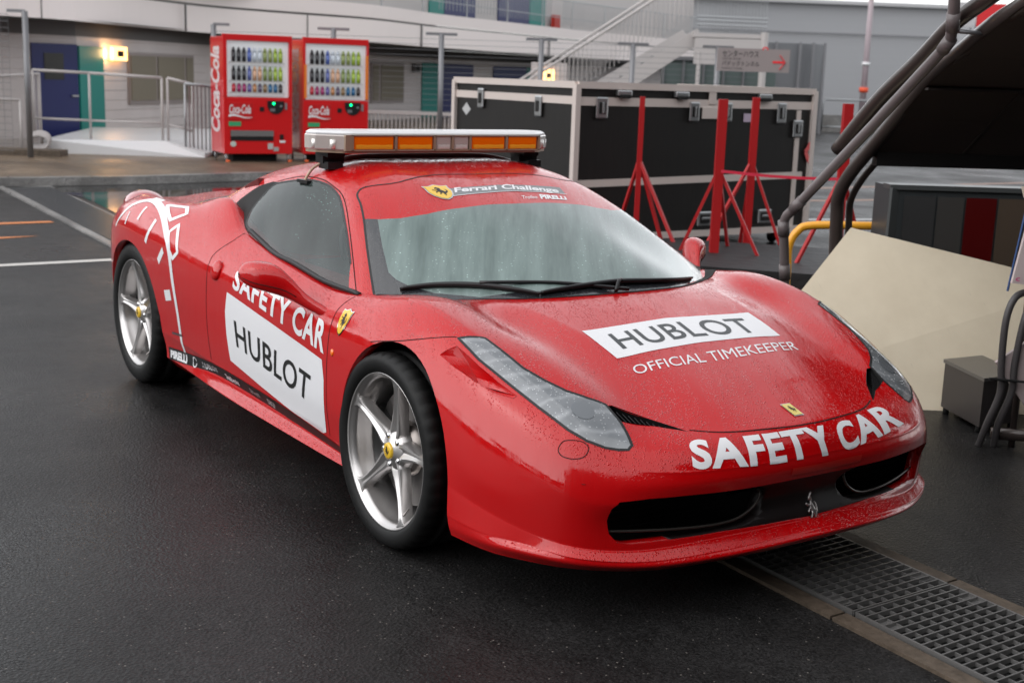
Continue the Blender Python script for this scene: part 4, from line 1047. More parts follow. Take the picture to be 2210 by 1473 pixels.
# ---- light bar on the roof
lb = empty('light_bar', (-1.33, 0, 1.25)); lb.parent = car; lb['label'] = 'white topped light bar with four amber and two clear windows'
def loc(p): return Vector(p)-Vector((-1.33, 0, 1.25))
out = [(-1.20, -.47), (-1.215, -.50), (-1.29, -.585), (-1.325, -.600), (-1.36, -.598), (-1.405, -.575), (-1.42, -.54), (-1.43, -.5)]
out = out+[(x, -y) for x, y in out[::-1]]
n = len(out)
V = [loc((x, y, 1.321)) for x, y in out]+[loc((x*1.0-.0, y, 1.327)) for x, y in out]+[loc((-1.345+(x+1.345)*.90, y*.975, 1.336)) for x, y in out]
F = [(i, (i+1) % n, n+(i+1) % n, n+i) for i in range(n)]+[(n+i, n+(i+1) % n, 2*n+(i+1) % n, 2*n+i) for i in range(n)]+[tuple(range(2*n, 3*n)), tuple(range(n))[::-1]]
mesh_obj('top_cover', V, F, M['bar_white'], lb, False)
V = [loc((x, y, 1.245)) for x, y in out]+[loc((x, y, 1.256)) for x, y in out]
F = [(i, (i+1) % n, n+(i+1) % n, n+i) for i in range(n)]+[tuple(range(n, 2*n)), tuple(range(n))[::-1]]
mesh_obj('base_tray', V, F, M['bar_frame'], lb, False)
mesh_obj('inner_core', [loc((-1.345+(x+1.345)*.80, y*.93, z)) for z in (1.25, 1.325) for x, y in out], [(i, (i+1) % n, n+(i+1) % n, n+i) for i in range(n)], M['bar_frame'], lb, False)
def lens(y0, y1, m, nm='lens'):
    """window with a rounded front and a bright reflector trough behind it"""
    yc = (y0+y1)/2; wd = y1-y0
    l_ = box(nm, m, loc((-1.206, yc, 1.288)), (.022, wd-.006, .060), lb, .007, seg=3)
    V = []; F = []; k = 9; nn = 8
    for j in range(nn+1):
        yy = y0+.012+(wd-.024)*j/nn
        for q in range(k):
            a = R(-70+140*q/(k-1)); dip = .9+.1*math.sin(j*1.9)
            V.append(loc((-1.1945+.0015*math.cos(a)*dip, yy, 1.2715+.0105*math.sin(a)*dip)))
    for j in range(nn):
        for q in range(k-1): i = j*k+q; F.append((i, i+1, i+k+1, i+k))
    return l_, mesh_obj('reflector', V, F, M['amber_hot'] if m is M['amber'] else M['clear_hot'], l_)
M['clear_hot'] = mat('clear_reflector', (.85, .82, .78), .12, .3, 1.)
lens(-.458, -.262, M['amber']); lens(-.250, -.070, M['amber'])
lens(-.060, .022, M['clear_lens']); lens(.030, .112, M['clear_lens'])
lens(.122, .305, M['amber']); lens(.315, .480, M['amber'])
fr = MB()
for y in (-.463, -.256, -.065, .026, .117, .310, .487): fr.box(loc((-1.199, y, 1.288)), (.016, .010, .066))
fr.box(loc((-1.199, .01, 1.257)), (.016, .96, .006)); fr.box(loc((-1.199, .01, 1.319)), (.016, .96, .005))
fr.box(loc((-1.199, -.482, 1.288)), (.018, .030, .066))
fr.build('lens_frame', M['bar_frame'], lb)
for s in (-1, 1):
    e_ = [(-1.203, s*.492), (-1.285, s*.585), (-1.325, s*.602), (-1.36, s*.600), (-1.40, s*.578)]
    V = []; F = []
    for x, y in e_:
        for z, q in ((1.257, 0), (1.262, .004), (1.315, .004), (1.320, 0)): V.append(loc((x, y+s*q, z)))
    for i in range(len(e_)-1):
        for k in range(3): a = i*4+k; F.append((a, a+1, a+5, a+4))
    mesh_obj('end_lens', V, F, M['clear_lens'], lb, False)
    mb = MB()
    for x, y in ((-1.24, .53), (-1.30, .585)): mb.rod(loc((x, s*y, 1.262)), loc((x, s*y, 1.30)), .014, 12)
    mb.build('bulb', M['clear_hot'], lb, True)
# mounting feet, straps and cable
for y in (-.50, .50):
    ft = MB()
    ft.box((-1.33, y, 1.235), (.12, .08, .022)).box((-1.33, y, 1.213), (.07, .10, .03)).box((-1.30, y*1.02, 1.190), (.09, .07, .03))
    ft.build('mounting_foot', M['black'], car)
P_ = [SC.at(Vector((-1.42, y, 1.25)))[0]+Vector((0, 0, .010)) for y in np.linspace(-.42, .50, 18)]
tube(P_, .010, 'mounting_strap', mat('grey_strap', (.30, .28, .28), .5), car, 8)
cb_ = smooth_line([(-1.30, -.50, 1.205), (-1.33, -.535, 1.198), (-1.36, -.565, 1.172), (-1.365, -.592, 1.135), (-1.36, -.60, 1.122)], 6)
tube(cb_, .006, 'cable', mat('beige_cable', (.45, .32, .22), .5), car, 8)
mb = MB().box((-1.36, -.605, 1.118), (.10, .022, .014))
mb.build('hook', M['black'], car)
# ================================================================== the place
FX, FY = math.cos(YAW), math.sin(YAW)
def P(lat, dep, z=0.): return Vector((3.662+FY*lat+FX*dep, -2.930-FX*lat+FY*dep, z))
def D2(lat, dep): return Vector((FY*lat+FX*dep, -FX*lat+FY*dep, 0))
def sheet(name, pts, z, m, kind='structure'):
    o = mesh_obj(name, [(p[0], p[1], z) for p in pts], [tuple(range(len(pts)))], m, None, False); o['kind'] = kind
    o.data.update()
    if o.data.polygons[0].normal.z < 0: o.data.flip_normals()
    return o

# ---- ground materials
def asphalt_mat(name, base, rmin, rmax, bump=.35, speck=.06):
    m = mat(name, base, .4, spec=.20); g = NT(m); v = g.mapping()
    big = g.noise(v, .55, 4, .6); med = g.noise(v, 9, 4, .65)
    def cells(sc_):
        q = g.n('ShaderNodeSeparateColor'); g.l(g.voro(v, sc_, out='Color'), q.inputs[0]); return q
    c1 = cells(170); c2 = cells(95); st = g.voro(v, 95)
    t = g.math('ADD', g.math('MULTIPLY', c1.outputs[0], .7), g.math('MULTIPLY', med, .5))
    c = g.mix(g.ramp(t, [(.1, 0.), (.95, 1.)]), tuple(x*.15 for x in base), tuple(x*2.6 for x in base))
    patch = g.noise(g.mapping(scale=(.55, .9, 1)), 1.3, 5, .65)
    c = g.mix(g.ramp(patch, [(.40, .55), (.62, 0.)]), c, tuple(x*.35 for x in base))
    stone = g.math('MULTIPLY', g.ramp(st, [(.18, 1.), (.34, 0.)]), g.math('GREATER_THAN', c2.outputs[1], .965))
    c = g.mix(g.math('MULTIPLY', stone, .7), c, (.22, .20, .18))
    g.l(c, g.b.inputs['Base Color'])
    g.l(g.ramp(g.math('ADD', g.math('MULTIPLY', big, .5), g.math('MULTIPLY', patch, .5)), [(.40, rmin), (.58, rmax)]), g.b.inputs['Roughness'])
    h = g.math('ADD', g.math('MULTIPLY', c1.outputs[1], .5), g.math('MULTIPLY', st, .8))
    g.l(g.bump(h, bump, .005), g.b.inputs['Normal'])
    return m
M['road'] = asphalt_mat('wet_asphalt', (.0135, .013, .013), .24, .48, .45)
M['ground_brown'] = asphalt_mat('brown_paving', (.11, .082, .058), .30, .45, .25)
M['water'] = mat('puddle', (.008, .009, .010), .06, spec=.5)
M['concrete'] = asphalt_mat('wet_concrete', (.16, .155, .15), .25, .4, .2)
M['tan_conc'] = mat('tan_concrete', (.10, .078, .058), .5, spec=.3)
g0 = NT(M['tan_conc']); n0 = g0.noise(g0.mapping(), 28, 5, .7)
g0.l(g0.mix(g0.ramp(n0, [(.3, 0.), (.7, 1.)]), (.060, .046, .034), (.13, .10, .075)), g0.b.inputs['Base Color']); g0.l(g0.bump(n0, .4, .006), g0.b.inputs['Normal'])
M['paint_white'] = mat('road_paint_white', (.55, .53, .50), .4)
M['paint_orange'] = mat('road_paint_orange', (.62, .20, .05), .4)
M['steel'] = mat('galvanised_steel', (.34, .35, .36), .4, .75)
M['steel_dark'] = mat('dark_galvanised', (.20, .20, .21), .45, .6)
M['pvc'] = mat('grey_pvc', (.13, .11, .11), .38, 0, .2)
M['frame_brown'] = mat('dark_brown_tube', (.055, .042, .038), .35, .2, .3)
M['awning'] = mat('awning_sheet', (.035, .026, .023), .8)
M['cream'] = None
road = sheet('ground', [(-140, -140), (140, -140), (140, 140), (-140, 140)], 0., M['road'])

# ---- drain channel running under the car
def yl(x): return .03-.055*(x-.9)
sheet('drain_channel', [(-1.6, yl(-1.6)+.0), (3.6, yl(3.6)), (3.6, yl(3.6)+.47), (-1.6, yl(-1.6)+.47)], .003, M['matt_black'])
M['grate'] = mat('grate_steel', (.23, .225, .22), .36, .6)
glen = .995
for k in range(-1, 1):
    xa = 1.235+k*glen; xb = xa+glen-.012
    mb = MB()
    n = 27
    for i in range(n+1):
        x = xa+(xb-xa)*i/n; mb.bar((x, yl(x)+.012, .014), (x, yl(x)+.458, .014), .0055, .016)
    for j in range(9):
        t = .012+.446*j/8; mb.bar((xa, yl(xa)+t, .012), (xb, yl(xb)+t, .012), .004 if 0 < j < 8 else .008, .012 if 0 < j < 8 else .018)
    for x, t0, t1 in ((xa+.10, .012, .07), (xb-.10, .40, .458), (xa+.10, .40, .458), (xb-.10, .012, .07)):
        mb.box((x, yl(x)+(t0+t1)/2, .009), (.075, t1-t0, .004))
    o = mb.build('drain_grate', M['grate'])
    tag(o, 'steel drain grate in full view ahead of the bumper, at the lower right' if k == 0 else 'steel drain grate half hidden under the front bumper', 'drain grate', 'steel grates of the drain channel')
for side, off in (('a', -.066), ('b', .474)):
    for k in range(-1, 2):
        xa = 1.21+k*glen*1.0; xb = xa+glen-.01; w_ = .063
        V = []
        for z in (0, .012):
            V += [(xa, yl(xa)+off, z), (xb, yl(xb)+off, z), (xb, yl(xb)+off+w_, z), (xa, yl(xa)+off+w_, z)]
        o = mesh_obj('drain_kerb', V, [(4, 5, 6, 7), (0, 1, 5, 4), (1, 2, 6, 5), (2, 3, 7, 6), (3, 0, 4, 7)], M['tan_conc'], None, False); o['kind'] = 'structure'
# far stretch of the same drain, with its slab covers
sheet('gutter', [(-7.2, .44), (-13.2, .80), (-13.45, 1.42), (-7.2, .98)], .004, M['concrete'])
gg = MB()
for k in range(92):
    x = -7.25-k*.065; a = .44+(.36)*(-(x)-7.2)/6; b = .98+(.42)*(-(x)-7.2)/6.1
    gg.bar((x, a+.05, .008), (x, b-.03, .008), .030, .008)
o = gg.build('gutter_bars', mat('gutter_grating', (.11, .115, .12), .3, .5)); o['kind'] = 'structure'
ge = MB().bar((-7.0, .41, .012), (-13.3, .77, .012), .07, .02)
o = ge.build('gutter_kerb', M['concrete']); o['kind'] = 'structure'
# painted lines
sheet('road_marking', [(-6.86, -3.5), (-6.86, 2.0), (-6.74, 2.0), (-6.74, -3.5)], .004, M['paint_white'])
sheet('road_marking_orange', [(-9.60, -1.6), (-9.60, .42), (-9.47, .44), (-9.42, -1.6)], .004, M['paint_orange'])
sheet('road_marking_orange_short', [(-8.60, -1.6), (-8.48, .05), (-8.40, -.3), (-8.42, -1.6)], .004, M['paint_orange'])
for a, b in (((2.0, 18.6), (12.5, 25.4)), ((2.2, 17.2), (13.5, 22.4))):
    p, q = P(*a), P(*b); n_ = (q-p).normalized().cross(Vector((0, 0, 1)))*.07
    sheet('road_marking_far', [p+n_, q+n_, q-n_, p-n_], .004, mat('faded_orange', (.30, .15, .09), .4))
p, q = P(2.6, 15.2), P(9.5, 17.4); n_ = (q-p).normalized().cross(Vector((0, 0, 1)))*.09
sheet('road_marking_far_white', [p+n_, q+n_, q-n_, p-n_], .004, mat('faded_white_paint', (.30, .30, .30), .35))
# kerb, raised brown paving, puddle
kl = [P(-16, 10.6), P(-9.5, 14.6), P(-6.5, 16.3), P(-5.0, 17.25), P(-3.7, 18.5), P(-1.5, 19.9), P(2.2, 22.2), P(2.6, 30)]
ob = [P(2.6, 70), P(-60, 70), P(-60, 10)]
sheet('pavement', kl+ob, .10, M['ground_brown'])
V = []; F = []
for i, p in enumerate(kl):
    q = kl[min(i+1, len(kl)-1)]-kl[max(i-1, 0)]; n_ = Vector((q.y, -q.x, 0)).normalized()*-.0
    nn = Vector((q.y, -q.x, 0)).normalized()
    if nn.dot(D2(0, -1)) < 0: nn = -nn
    V += [p-nn*.16+Vector((0, 0, .106)), p+nn*.005+Vector((0, 0, .106)), p+nn*.02+Vector((0, 0, 0))]
for i in range(len(kl)-1):
    for k in (0, 1): a = 3*i+k; F.append((a, a+1, a+4, a+3))
o = mesh_obj('kerb', V, F, M['concrete'], None, False); o['kind'] = 'structure'
pd = [P(-5.88, 16.2), P(-5.0, 16.95), P(-3.9, 17.8), P(-2.0, 19.2), P(-1.2, 18.2), P(-2.4, 14.0), P(-3.3, 12.0), P(-4.3, 13.75), P(-5.1, 15.15)]
sheet('puddle', [tuple(p[:2])+(0,) for p in smooth_line(pd, 5, True)], .005, M['water'], 'structure')

# ---- building on the left: wall, balconies, doors
def siding(name, c, n=14., strength=.5):
    m = mat(name, c, .55); g = NT(m)
    tc = g.n('ShaderNodeTexCoord'); sx = g.n('ShaderNodeSeparateXYZ'); g.l(tc.outputs['Object'], sx.inputs[0])
    f = g.math('FRACT', g.math('MULTIPLY', sx.outputs[2], n))
    g.l(g.bump(g.ramp(f, [(.0, 0.), (.12, 1.), (1., .8)]), strength, .02), g.b.inputs['Normal'])
    nz = g.noise(g.mapping(), 1.3, 4, .6)
    g.l(g.mix(g.ramp(nz, [(.3, 0.), (.7, 1.)]), tuple(x*.9 for x in c), c), g.b.inputs['Base Color'])
    return m
M['wall'] = siding('clapboard', (.60, .55, .54), 5.)
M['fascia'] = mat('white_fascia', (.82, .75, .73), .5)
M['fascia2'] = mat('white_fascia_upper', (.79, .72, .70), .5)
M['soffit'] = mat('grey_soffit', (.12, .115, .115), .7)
M['navy'] = mat('navy_door', (.011, .018, .11), .35)
M['teal'] = mat('teal_panel', (.006, .21, .18), .4)
M['blind'] = mat('beige_blind', (.20, .175, .13), .6)
M['win_frame'] = mat('window_frame', (.30, .26, .25), .4, .3)
M['lamp_on'] = mat('lit_lamp', (.9, .6, .3), .4, emit=(1., .50, .15), es=1.7)
bld = empty('building', P(-6, 30, 0)); tag(bld, 'long white two storey block with navy doors, teal panels and a curving balcony', 'building')
bo = P(-6, 30, 0)
def ch(name, V, F, m, parent=None, smooth=False):
    o = mesh_obj(name, [Vector(v)-bo for v in V], F, m, parent or bld, smooth); return o
def pxlat(px, dep, ref=1123.): return (px-ref)*.979/2768.8*dep
fas = [(-200, 19.6), (-60, 21.7), (0, 22.7), (62, 23.2), (165, 24.3), (300, 27.2), (445, 30.0), (600, 31.9), (797, 34.2), (925, 37.8), (1021, 40.4), (1130, 43.6), (1257, 48.0), (1400, 52.5), (1500, 56)]
fas = [(pxlat(p, d), d) for p, d in fas]
wal = [(-200, 22.6), (0, 24.6), (165, 25.7), (445, 31.6), (600, 35), (797, 40), (925, 44), (1130, 49), (1290, 53), (1500, 60)]
wal = [(pxlat(p, d), d) for p, d in wal]
def strip(line, z0, z1, name, m, parent=None, off=0.):
    pts = smooth_line([P(a, b+off) for a, b in line], 4); V = []; F = []
    for p in pts: V += [p+Vector((0, 0, z0)), p+Vector((0, 0, z1))]
    for i in range(len(pts)-1): F.append((2*i, 2*i+2, 2*i+3, 2*i+1))
    return ch(name, V, F, m, parent)
def strip_lin(line, z0, z1, name, m, parent=None, off=0.):
    V = []; F = []; pts = [P(a, b+off) for a, b in line]
    for p in pts: V += [p+Vector((0, 0, z0)), p+Vector((0, 0, z1))]
    for i in range(len(pts)-1): F.append((2*i, 2*i+2, 2*i+3, 2*i+1))
    return ch(name, V, F, m, parent)
strip_lin(wal, .1, 2.34, 'wall', M['wall'])
strip_lin(wal, 2.06, 2.33, 'wall_shade_band', M['soffit'], off=-.06)  # dark strip that paints the shade under the balcony onto the wall
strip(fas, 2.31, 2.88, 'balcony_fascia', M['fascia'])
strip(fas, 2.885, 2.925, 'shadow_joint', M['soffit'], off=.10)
strip(fas, 2.93, 3.26, 'balcony_slab', M['fascia2'], off=-.02)
def between(A, B_, z, name, m):
    pa = smooth_line([P(a, b) for a, b in A], 4); n = len(pa); V = []; F = []
    lb_ = [P(a, b) for a, b in B_]
    cum = [0]
    for a, b in zip(lb_[:-1], lb_[1:]): cum.append(cum[-1]+(b-a).length)
    for i, p in enumerate(pa):
        t = cum[-1]*i/(n-1); k = min(np.searchsorted(cum, t, side='right')-1, len(lb_)-2)
        q = lb_[k].lerp(lb_[k+1], (t-cum[k])/(cum[k+1]-cum[k]))
        V += [p+Vector((0, 0, z)), q+Vector((0, 0, z))]
    for i in range(n-1): F.append((2*i, 2*i+2, 2*i+3, 2*i+1))
    return ch(name, V, F, m)
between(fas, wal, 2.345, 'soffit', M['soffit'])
up_wal = [(a*1.0, b+2.0) for a, b in fas]
between(fas, up_wal, 3.20, 'balcony_floor', M['concrete'])
strip_lin(up_wal, 3.2, 6.2, 'upper_wall', mat('upper_wall_white', (.50, .47, .46), .5))
# vertical joints in the fascia
def on_line(line, px):
    for (a0, b0), (a1, b1) in zip(line[:-1], line[1:]):
        # solve lat/dep = (px-1105)/f on this segment
        k = (px-1123)*.979/2768.8; den = (a1-a0)-k*(b1-b0); t = (k*b0-a0)/den if abs(den) > 1e-9 else 0
        if -1e-6 <= t <= 1+1e-6: return (a0+(a1-a0)*t, b0+(b1-b0)*t), ((a1-a0), (b1-b0))
    return line[-1], (1, 0)
def wall_rect(line, pa, pb, z0, z1, name, m, off=.05, parent=None, thick=.04):
    (a, _), (b, _) = on_line(line, pa), on_line(line, pb)
    p, q = P(*a), P(*b); d = (q-p).normalized(); n_ = Vector((d.y, -d.x, 0))
    if n_.dot(D2(0, -1)) < 0: n_ = -n_
    V = []
    for o_ in (off, off-thick):
        V += [p+n_*o_+Vector((0, 0, z0)), q+n_*o_+Vector((0, 0, z0)), q+n_*o_+Vector((0, 0, z1)), p+n_*o_+Vector((0, 0, z1))]
    F = [(0, 1, 2, 3), (4, 7, 6, 5), (0, 4, 5, 1), (1, 5, 6, 2), (2, 6, 7, 3), (3, 7, 4, 0)]
    return ch(name, V, F, m, parent)
for px in (88, 398, 660, 905, 1180): wall_rect(fas, px-.6, px+.6, 2.31, 2.88, 'panel_joint', M['soffit'], .05)
dr = wall_rect(wal, 64, 163, .12, 1.90, 'door', M['navy'])
wall_rect(wal, 90, 132, 1.22, 1.72, 'door_window', mat('dark_pane', (.03, .03, .03), .15), .065, dr)
wall_rect(wal, 146, 160, .90, .93, 'door_handle', M['steel'], .12, dr)
wall_rect(wal, 165, 217, .12, 1.88, 'teal_panel', M['teal'])
def window(pa, pb, z0, z1, split=(.42, .86)):
    w_ = wall_rect(wal, pa, pb, z0, z1, 'window', M['win_frame'], .05)
    prev = pa
    for i, s_ in enumerate(list(split)+[1.]):
        x1 = pa+(pb-pa)*s_
        wall_rect(wal, prev+3, x1-2, z0+.08, z1-.06, 'pane', M['blind'], .07, w_); prev = x1
    return w_
window(272, 412, .72, 1.80); window(797, 868, .62, 1.86, (.25,)); 
wall_rect(wal, 908, 946, .12, 1.90, 'teal_panel', M['teal']); dr = wall_rect(wal, 952, 1018, .12, 1.90, 'door', M['navy'])
dr = wall_rect(wal, 1062, 1132, .12, 1.90, 'door', M['navy']); wall_rect(wal, 1134, 1170, .12, 1.90, 'teal_panel', M['teal'])
for pa, pb, m in ((920, 951, 'teal'), (952, 1018, 'navy'), (1068, 1134, 'navy'), (1135, 1168, 'teal')):
    wall_rect(up_wal, pa, pb, 3.25, 5.1, 'door' if m == 'navy' else 'teal_panel', M[m])
for pa, pb in ((1178, 1190),):
    wall_rect(up_wal, pa, pb, 3.27, 3.75, 'fire_extinguisher', mat('extinguisher_red', (.45, .03, .02), .4), .25, None, .15)
# lit and unlit wall lamps
def wlamp(px, z, w_, lit=True):
    a, _ = on_line(wal, px)
    f = wall_rect(wal, px-w_, px+w_, z-.14, z+.14, 'wall_lamp', M['lamp_on'] if lit else M['soffit'], .14, None, .08)
    wall_rect(wal, px-w_*.42, px+w_*.42, z-.06, z+.06, 'lamp_boss', M['matt_black'], .155, f, .03)
    if lit:
        l = bpy.data.lights.new('lamp_glow', 'POINT'); l.energy = 6; l.color = (1, .55, .22); l.shadow_soft_size = .12
        o = bpy.data.objects.new('lamp_glow', l); o.location = P(a[0], a[1]-.42, z); col.objects.link(o)
wlamp(245, 1.76, 15); wlamp(892, 1.72, 6, False)
# balcony railing: posts, two rails, close bars towards the stair
pts = smooth_line([P(a, b+.05) for a, b in fas], 4)
mb = MB()
for z in (3.62, 4.22):
    for a, b in zip(pts[:-1], pts[1:]): mb.rod(a+Vector((0, 0, z)), b+Vector((0, 0, z)), .02 if z > 4 else .014, 6)
mb.build('t', M['steel']); o = bpy.data.objects['t']; o.name = 'balcony_rail'; o.parent = bld; o.location = -bo
mb = MB(); cum = 0; nxt = 0
allp = resample(pts, .17)
for i, p in enumerate(allp):
    lat = (p-P(0, 0)).dot(D2(1, 0)); dep = (p-P(0, 0)).dot(D2(0, 1)); px = 1105+2768.8*lat/dep
    if i % 14 == 0: mb.rod(p+Vector((0, 0, 3.25)), p+Vector((0, 0, 4.22)), .025, 6)
    elif px > 930 and not 1165 < px < 1190: mb.rod(p+Vector((0, 0, 3.4)), p+Vector((0, 0, 4.22)), .010, 4)
o = mb.build('baluster_run', M['steel']); o.parent = bld; o.location = -bo; o['kind'] = 'stuff'

# ---- outside stair with landing
st = empty('staircase', P(3.5, 33, 0)); tag(st, 'white steel outside stair climbing to a landing beside the balcony', 'staircase'); so_ = P(3.5, 33, 0)
def sch(mb, name, m, parent=None): o = mb.build(name, m, parent or st); o.data.transform(Matrix.Translation(-so_)); return o
M['white_steel'] = mat('white_painted_steel', (.46, .43, .42), .4)
a0, a1 = Vector((.9, 0, .25)), Vector((5.3, 0, 2.75))
def SP(lat, dep, z): return P(lat, dep, z)
mb = MB().bar(SP(.55, 32.2, .1), SP(4.35, 32.2, 2.72), .06, .34).bar(SP(.35, 33.4, .3), SP(4.15, 33.4, 2.72), .06, .34)
sch(mb, 'stringers', M['white_steel'])
mb = MB()
for k in range(14):
    t = k/14; mb.box(SP(.6+3.6*t, 32.8, .32+2.35*t), (.28, 1.2, .04), rz=YAW-math.pi/2)
sch(mb, 'steps', M['steel'])
mb = MB()
for dep, dx in ((32.2, .0), (33.4, -.2)):
    mb.rod(SP(-.45+dx, dep, 1.05), SP(4.35+dx, dep, 4.3), .035, 8)
    for k in range(44):
        t = k/44; x = -.45+4.8*t+dx; z = 1.05+3.25*t
        zb = max(z-1.0, .15); mb.rod(SP(x, dep, zb), SP(x, dep, z), .009, 4)
sch(mb, 'handrails', M['white_steel'])
mb = MB().box(SP(5.0, 33.0, 2.70), (1.7, 2.2, .10), rz=YAW-math.pi/2).box(SP(5.05, 31.9, 2.32), (1.75, .06, .62), rz=YAW-math.pi/2)
mb.rod(SP(5.86, 31.9, .1), SP(5.86, 31.9, 2.8), .09, 8).rod(SP(4.3, 31.9, .1), SP(4.3, 31.9, 2.3), .05, 8)
sch(mb, 'landing', M['white_steel'])
mb = MB()
for z in (2.95, 3.05, 3.14, 3.75): mb.rod(SP(4.2, 31.9, z), SP(5.9, 31.9, z-.02), .022, 6)
for k in range(22): mb.rod(SP(4.2+k*.08, 31.95, 2.75), SP(4.2+k*.08, 31.95, 3.75), .009, 4)
sch(mb, 'landing_rail', M['steel'])
# glazed lobby under the landing, wall lamp by the stair foot
lob = empty('lobby_screen', P(5, 36, 0)); tag(lob, 'grey glazed partition beneath the stair landing', 'partition'); lo_ = P(5, 36, 0)
mb = MB()
for k in range(6): mb.bar(P(3.9+k*.55, 36, .1), P(3.9+k*.55, 36, 2.2), .05)
mb.bar(P(3.8, 36, 2.2), P(7, 36, 2.2), .1).bar(P(3.8, 36, 1.2), P(7, 36, 1.2), .05)
o = mb.build('frame', M['steel_dark'], lob); o.data.transform(Matrix.Translation(-lo_))
o = MB().quad(P(3.85, 36.05, .1), P(7, 36.05, .1), P(7, 36.05, 2.2), P(3.85, 36.05, 2.2)).build('glass', mat('grey_glass', (.12, .15, .145), .12), lob); o.data.transform(Matrix.Translation(-lo_))
wlb = empty('stair_lamp', P(.78, 36.5, 1.62)); tag(wlb, 'square wall lamp glowing orange near the foot of the stair', 'lamp')
box('lamp_body', M['lamp_on'], (0, 0, 0), (.30, .08, .32), wlb, .03, rz=YAW-math.pi/2)
box('lamp_boss', M['matt_black'], tuple(D2(0, -.06)), (.09, .04, .13), wlb, rz=YAW-math.pi/2)
box('lamp_wall', M['wall'], tuple(D2(0, .10)+Vector((0, 0, -.6))), (1.0, .10, 1.9), wlb, rz=YAW-math.pi/2)

# ---- big grey hall at the back right
hall = empty('hall', P(15, 60, 0)); tag(hall, 'large plain grey metal clad hall closing the view behind the stair', 'building'); ho = P(15, 60, 0)
def hch(mb, name, m, parent=None): o = mb.build(name, m, parent or hall); o.data.transform(Matrix.Translation(-ho)); return o
M['cladding'] = mat('grey_cladding', (.34, .345, .36), .5)
g_ = NT(M['cladding']); tcx = g_.n('ShaderNodeTexCoord'); sxx = g_.n('ShaderNodeSeparateXYZ'); g_.l(tcx.outputs['Object'], sxx.inputs[0])
g_.l(g_.bump(g_.math('FRACT', g_.math('MULTIPLY', sxx.outputs[2], 3.)), .25, .03), g_.b.inputs['Normal'])
hch(MB().quad(P(3.5, 58.5, 0), P(19.5, 60, 0), P(19.5, 60, 5.2), P(3.5, 58.5, 5.2)), 'wall', M['cladding'])
hch(MB().bar(P(3.5, 58.3, 5.25), P(19.6, 59.8, 5.25), .3, .16), 'eaves', mat('pale_eaves', (.42, .42, .43), .5))
hch(MB().quad(P(19.5, 60, 0), P(40, 50, 0), P(40, 50, 4.6), P(19.5, 60, 4.6)), 'side_wall', M['cladding'])
hch(MB().bar(P(3.5, 58.35, 3.9), P(19.4, 59.85, 3.9), .04, .05), 'clad_joint', M['steel_dark'])
sg = empty('red_sign', P(17.8, 52, 4.5)); tag(sg, 'red and pale sign box high up beside the grey pipe at top right', 'sign')
box('red_face', mat('sign_red', (.60, .015, .02), .4), tuple(D2(.55, 0)), (1.1, .12, .9), sg, rz=YAW-math.pi/2)
box('pale_face', mat('sign_pale', (.45, .44, .45), .5), tuple(D2(-.45, 0)), (.8, .14, .95), sg, rz=YAW-math.pi/2)
o = MB().rod(D2(-.1, 0)+Vector((0, 0, -4.5)), D2(-.1, 0)+Vector((0, 0, -.4)), .12).build('sign_post', M['steel'], sg, True)
# curved windbreak of grey sheet
V = []; F = []
for k in range(15):
    a = R(90*k/14); c = P(9.3+1.15*math.sin(a), 44.5-1.2+1.2*math.cos(a)*-1+1.2, 0) if 0 else P(9.2+1.2*math.sin(a), 45.2-1.2*math.cos(a)*1.0)
    V += [c, c+Vector((0, 0, 2.95))]
V = [P(6.6, 44.0), P(6.6, 44.0, 2.95)]+V
for i in range(len(V)//2-1): F.append((2*i, 2*i+2, 2*i+3, 2*i+1))
cw_ = mesh_obj('wind_screen', V, F, mat('grey_sheet', (.16, .165, .175), .4, .3), None, True); tag(cw_, 'tall grey sheet screen with a rounded end behind the arrow sign', 'screen')
mb = MB()
for px in (1640, 1690, 1718, 1742): mb.rod(P((px-1105)/2768.8*43.8, 43.8, 0), P((px-1105)/2768.8*43.8, 43.8, 2.98), .05, 6)
mb.build('screen_posts', M['steel_dark'], cw_)

# ---- wire fence with T-topped posts
def fence_post(p, h, lab, grp, arm=(1, 1)):
    e = empty('fence_post', p); tag(e, lab, 'fence post', grp)
    mb = MB().rod((0, 0, -.0), (0, 0, h), .045, 10); mb.build('post', M['steel_dark'], e, True)
    d = D2(1, .05).normalized()
    MB().bar(d*-.26*arm[0]+Vector((0, 0, h)), d*.26*arm[1]+Vector((0, 0, h)), .05, .045).build('cross_arm', M['steel_dark'], e)
    return e
fp_ = [(460, 2.25), (718, 2.24), (950, 2.22), (1165, 2.19), (1362, 2.17), (1545, 2.17)]
labs = ['grey fence post with T top rising behind the left edge of the first drinks machine', 'grey fence post with T top above the second drinks machine', 'grey fence post with T top in front of the ground floor navy door', 'grey fence post with T top beside the glowing stair lamp', 'grey fence post with T top standing before the stair flight', 'grey fence post with T top just left of the arrow sign']
for (px, h), lb__ in zip(fp_, labs): fence_post(P(pxlat(px, 21.6+(px-460)/1100*.6), 21.6+(px-460)/1100*.6, .1), h-.1, lb__, 'posts of the wire fence', (0, 1) if px == 460 else (1, 1))
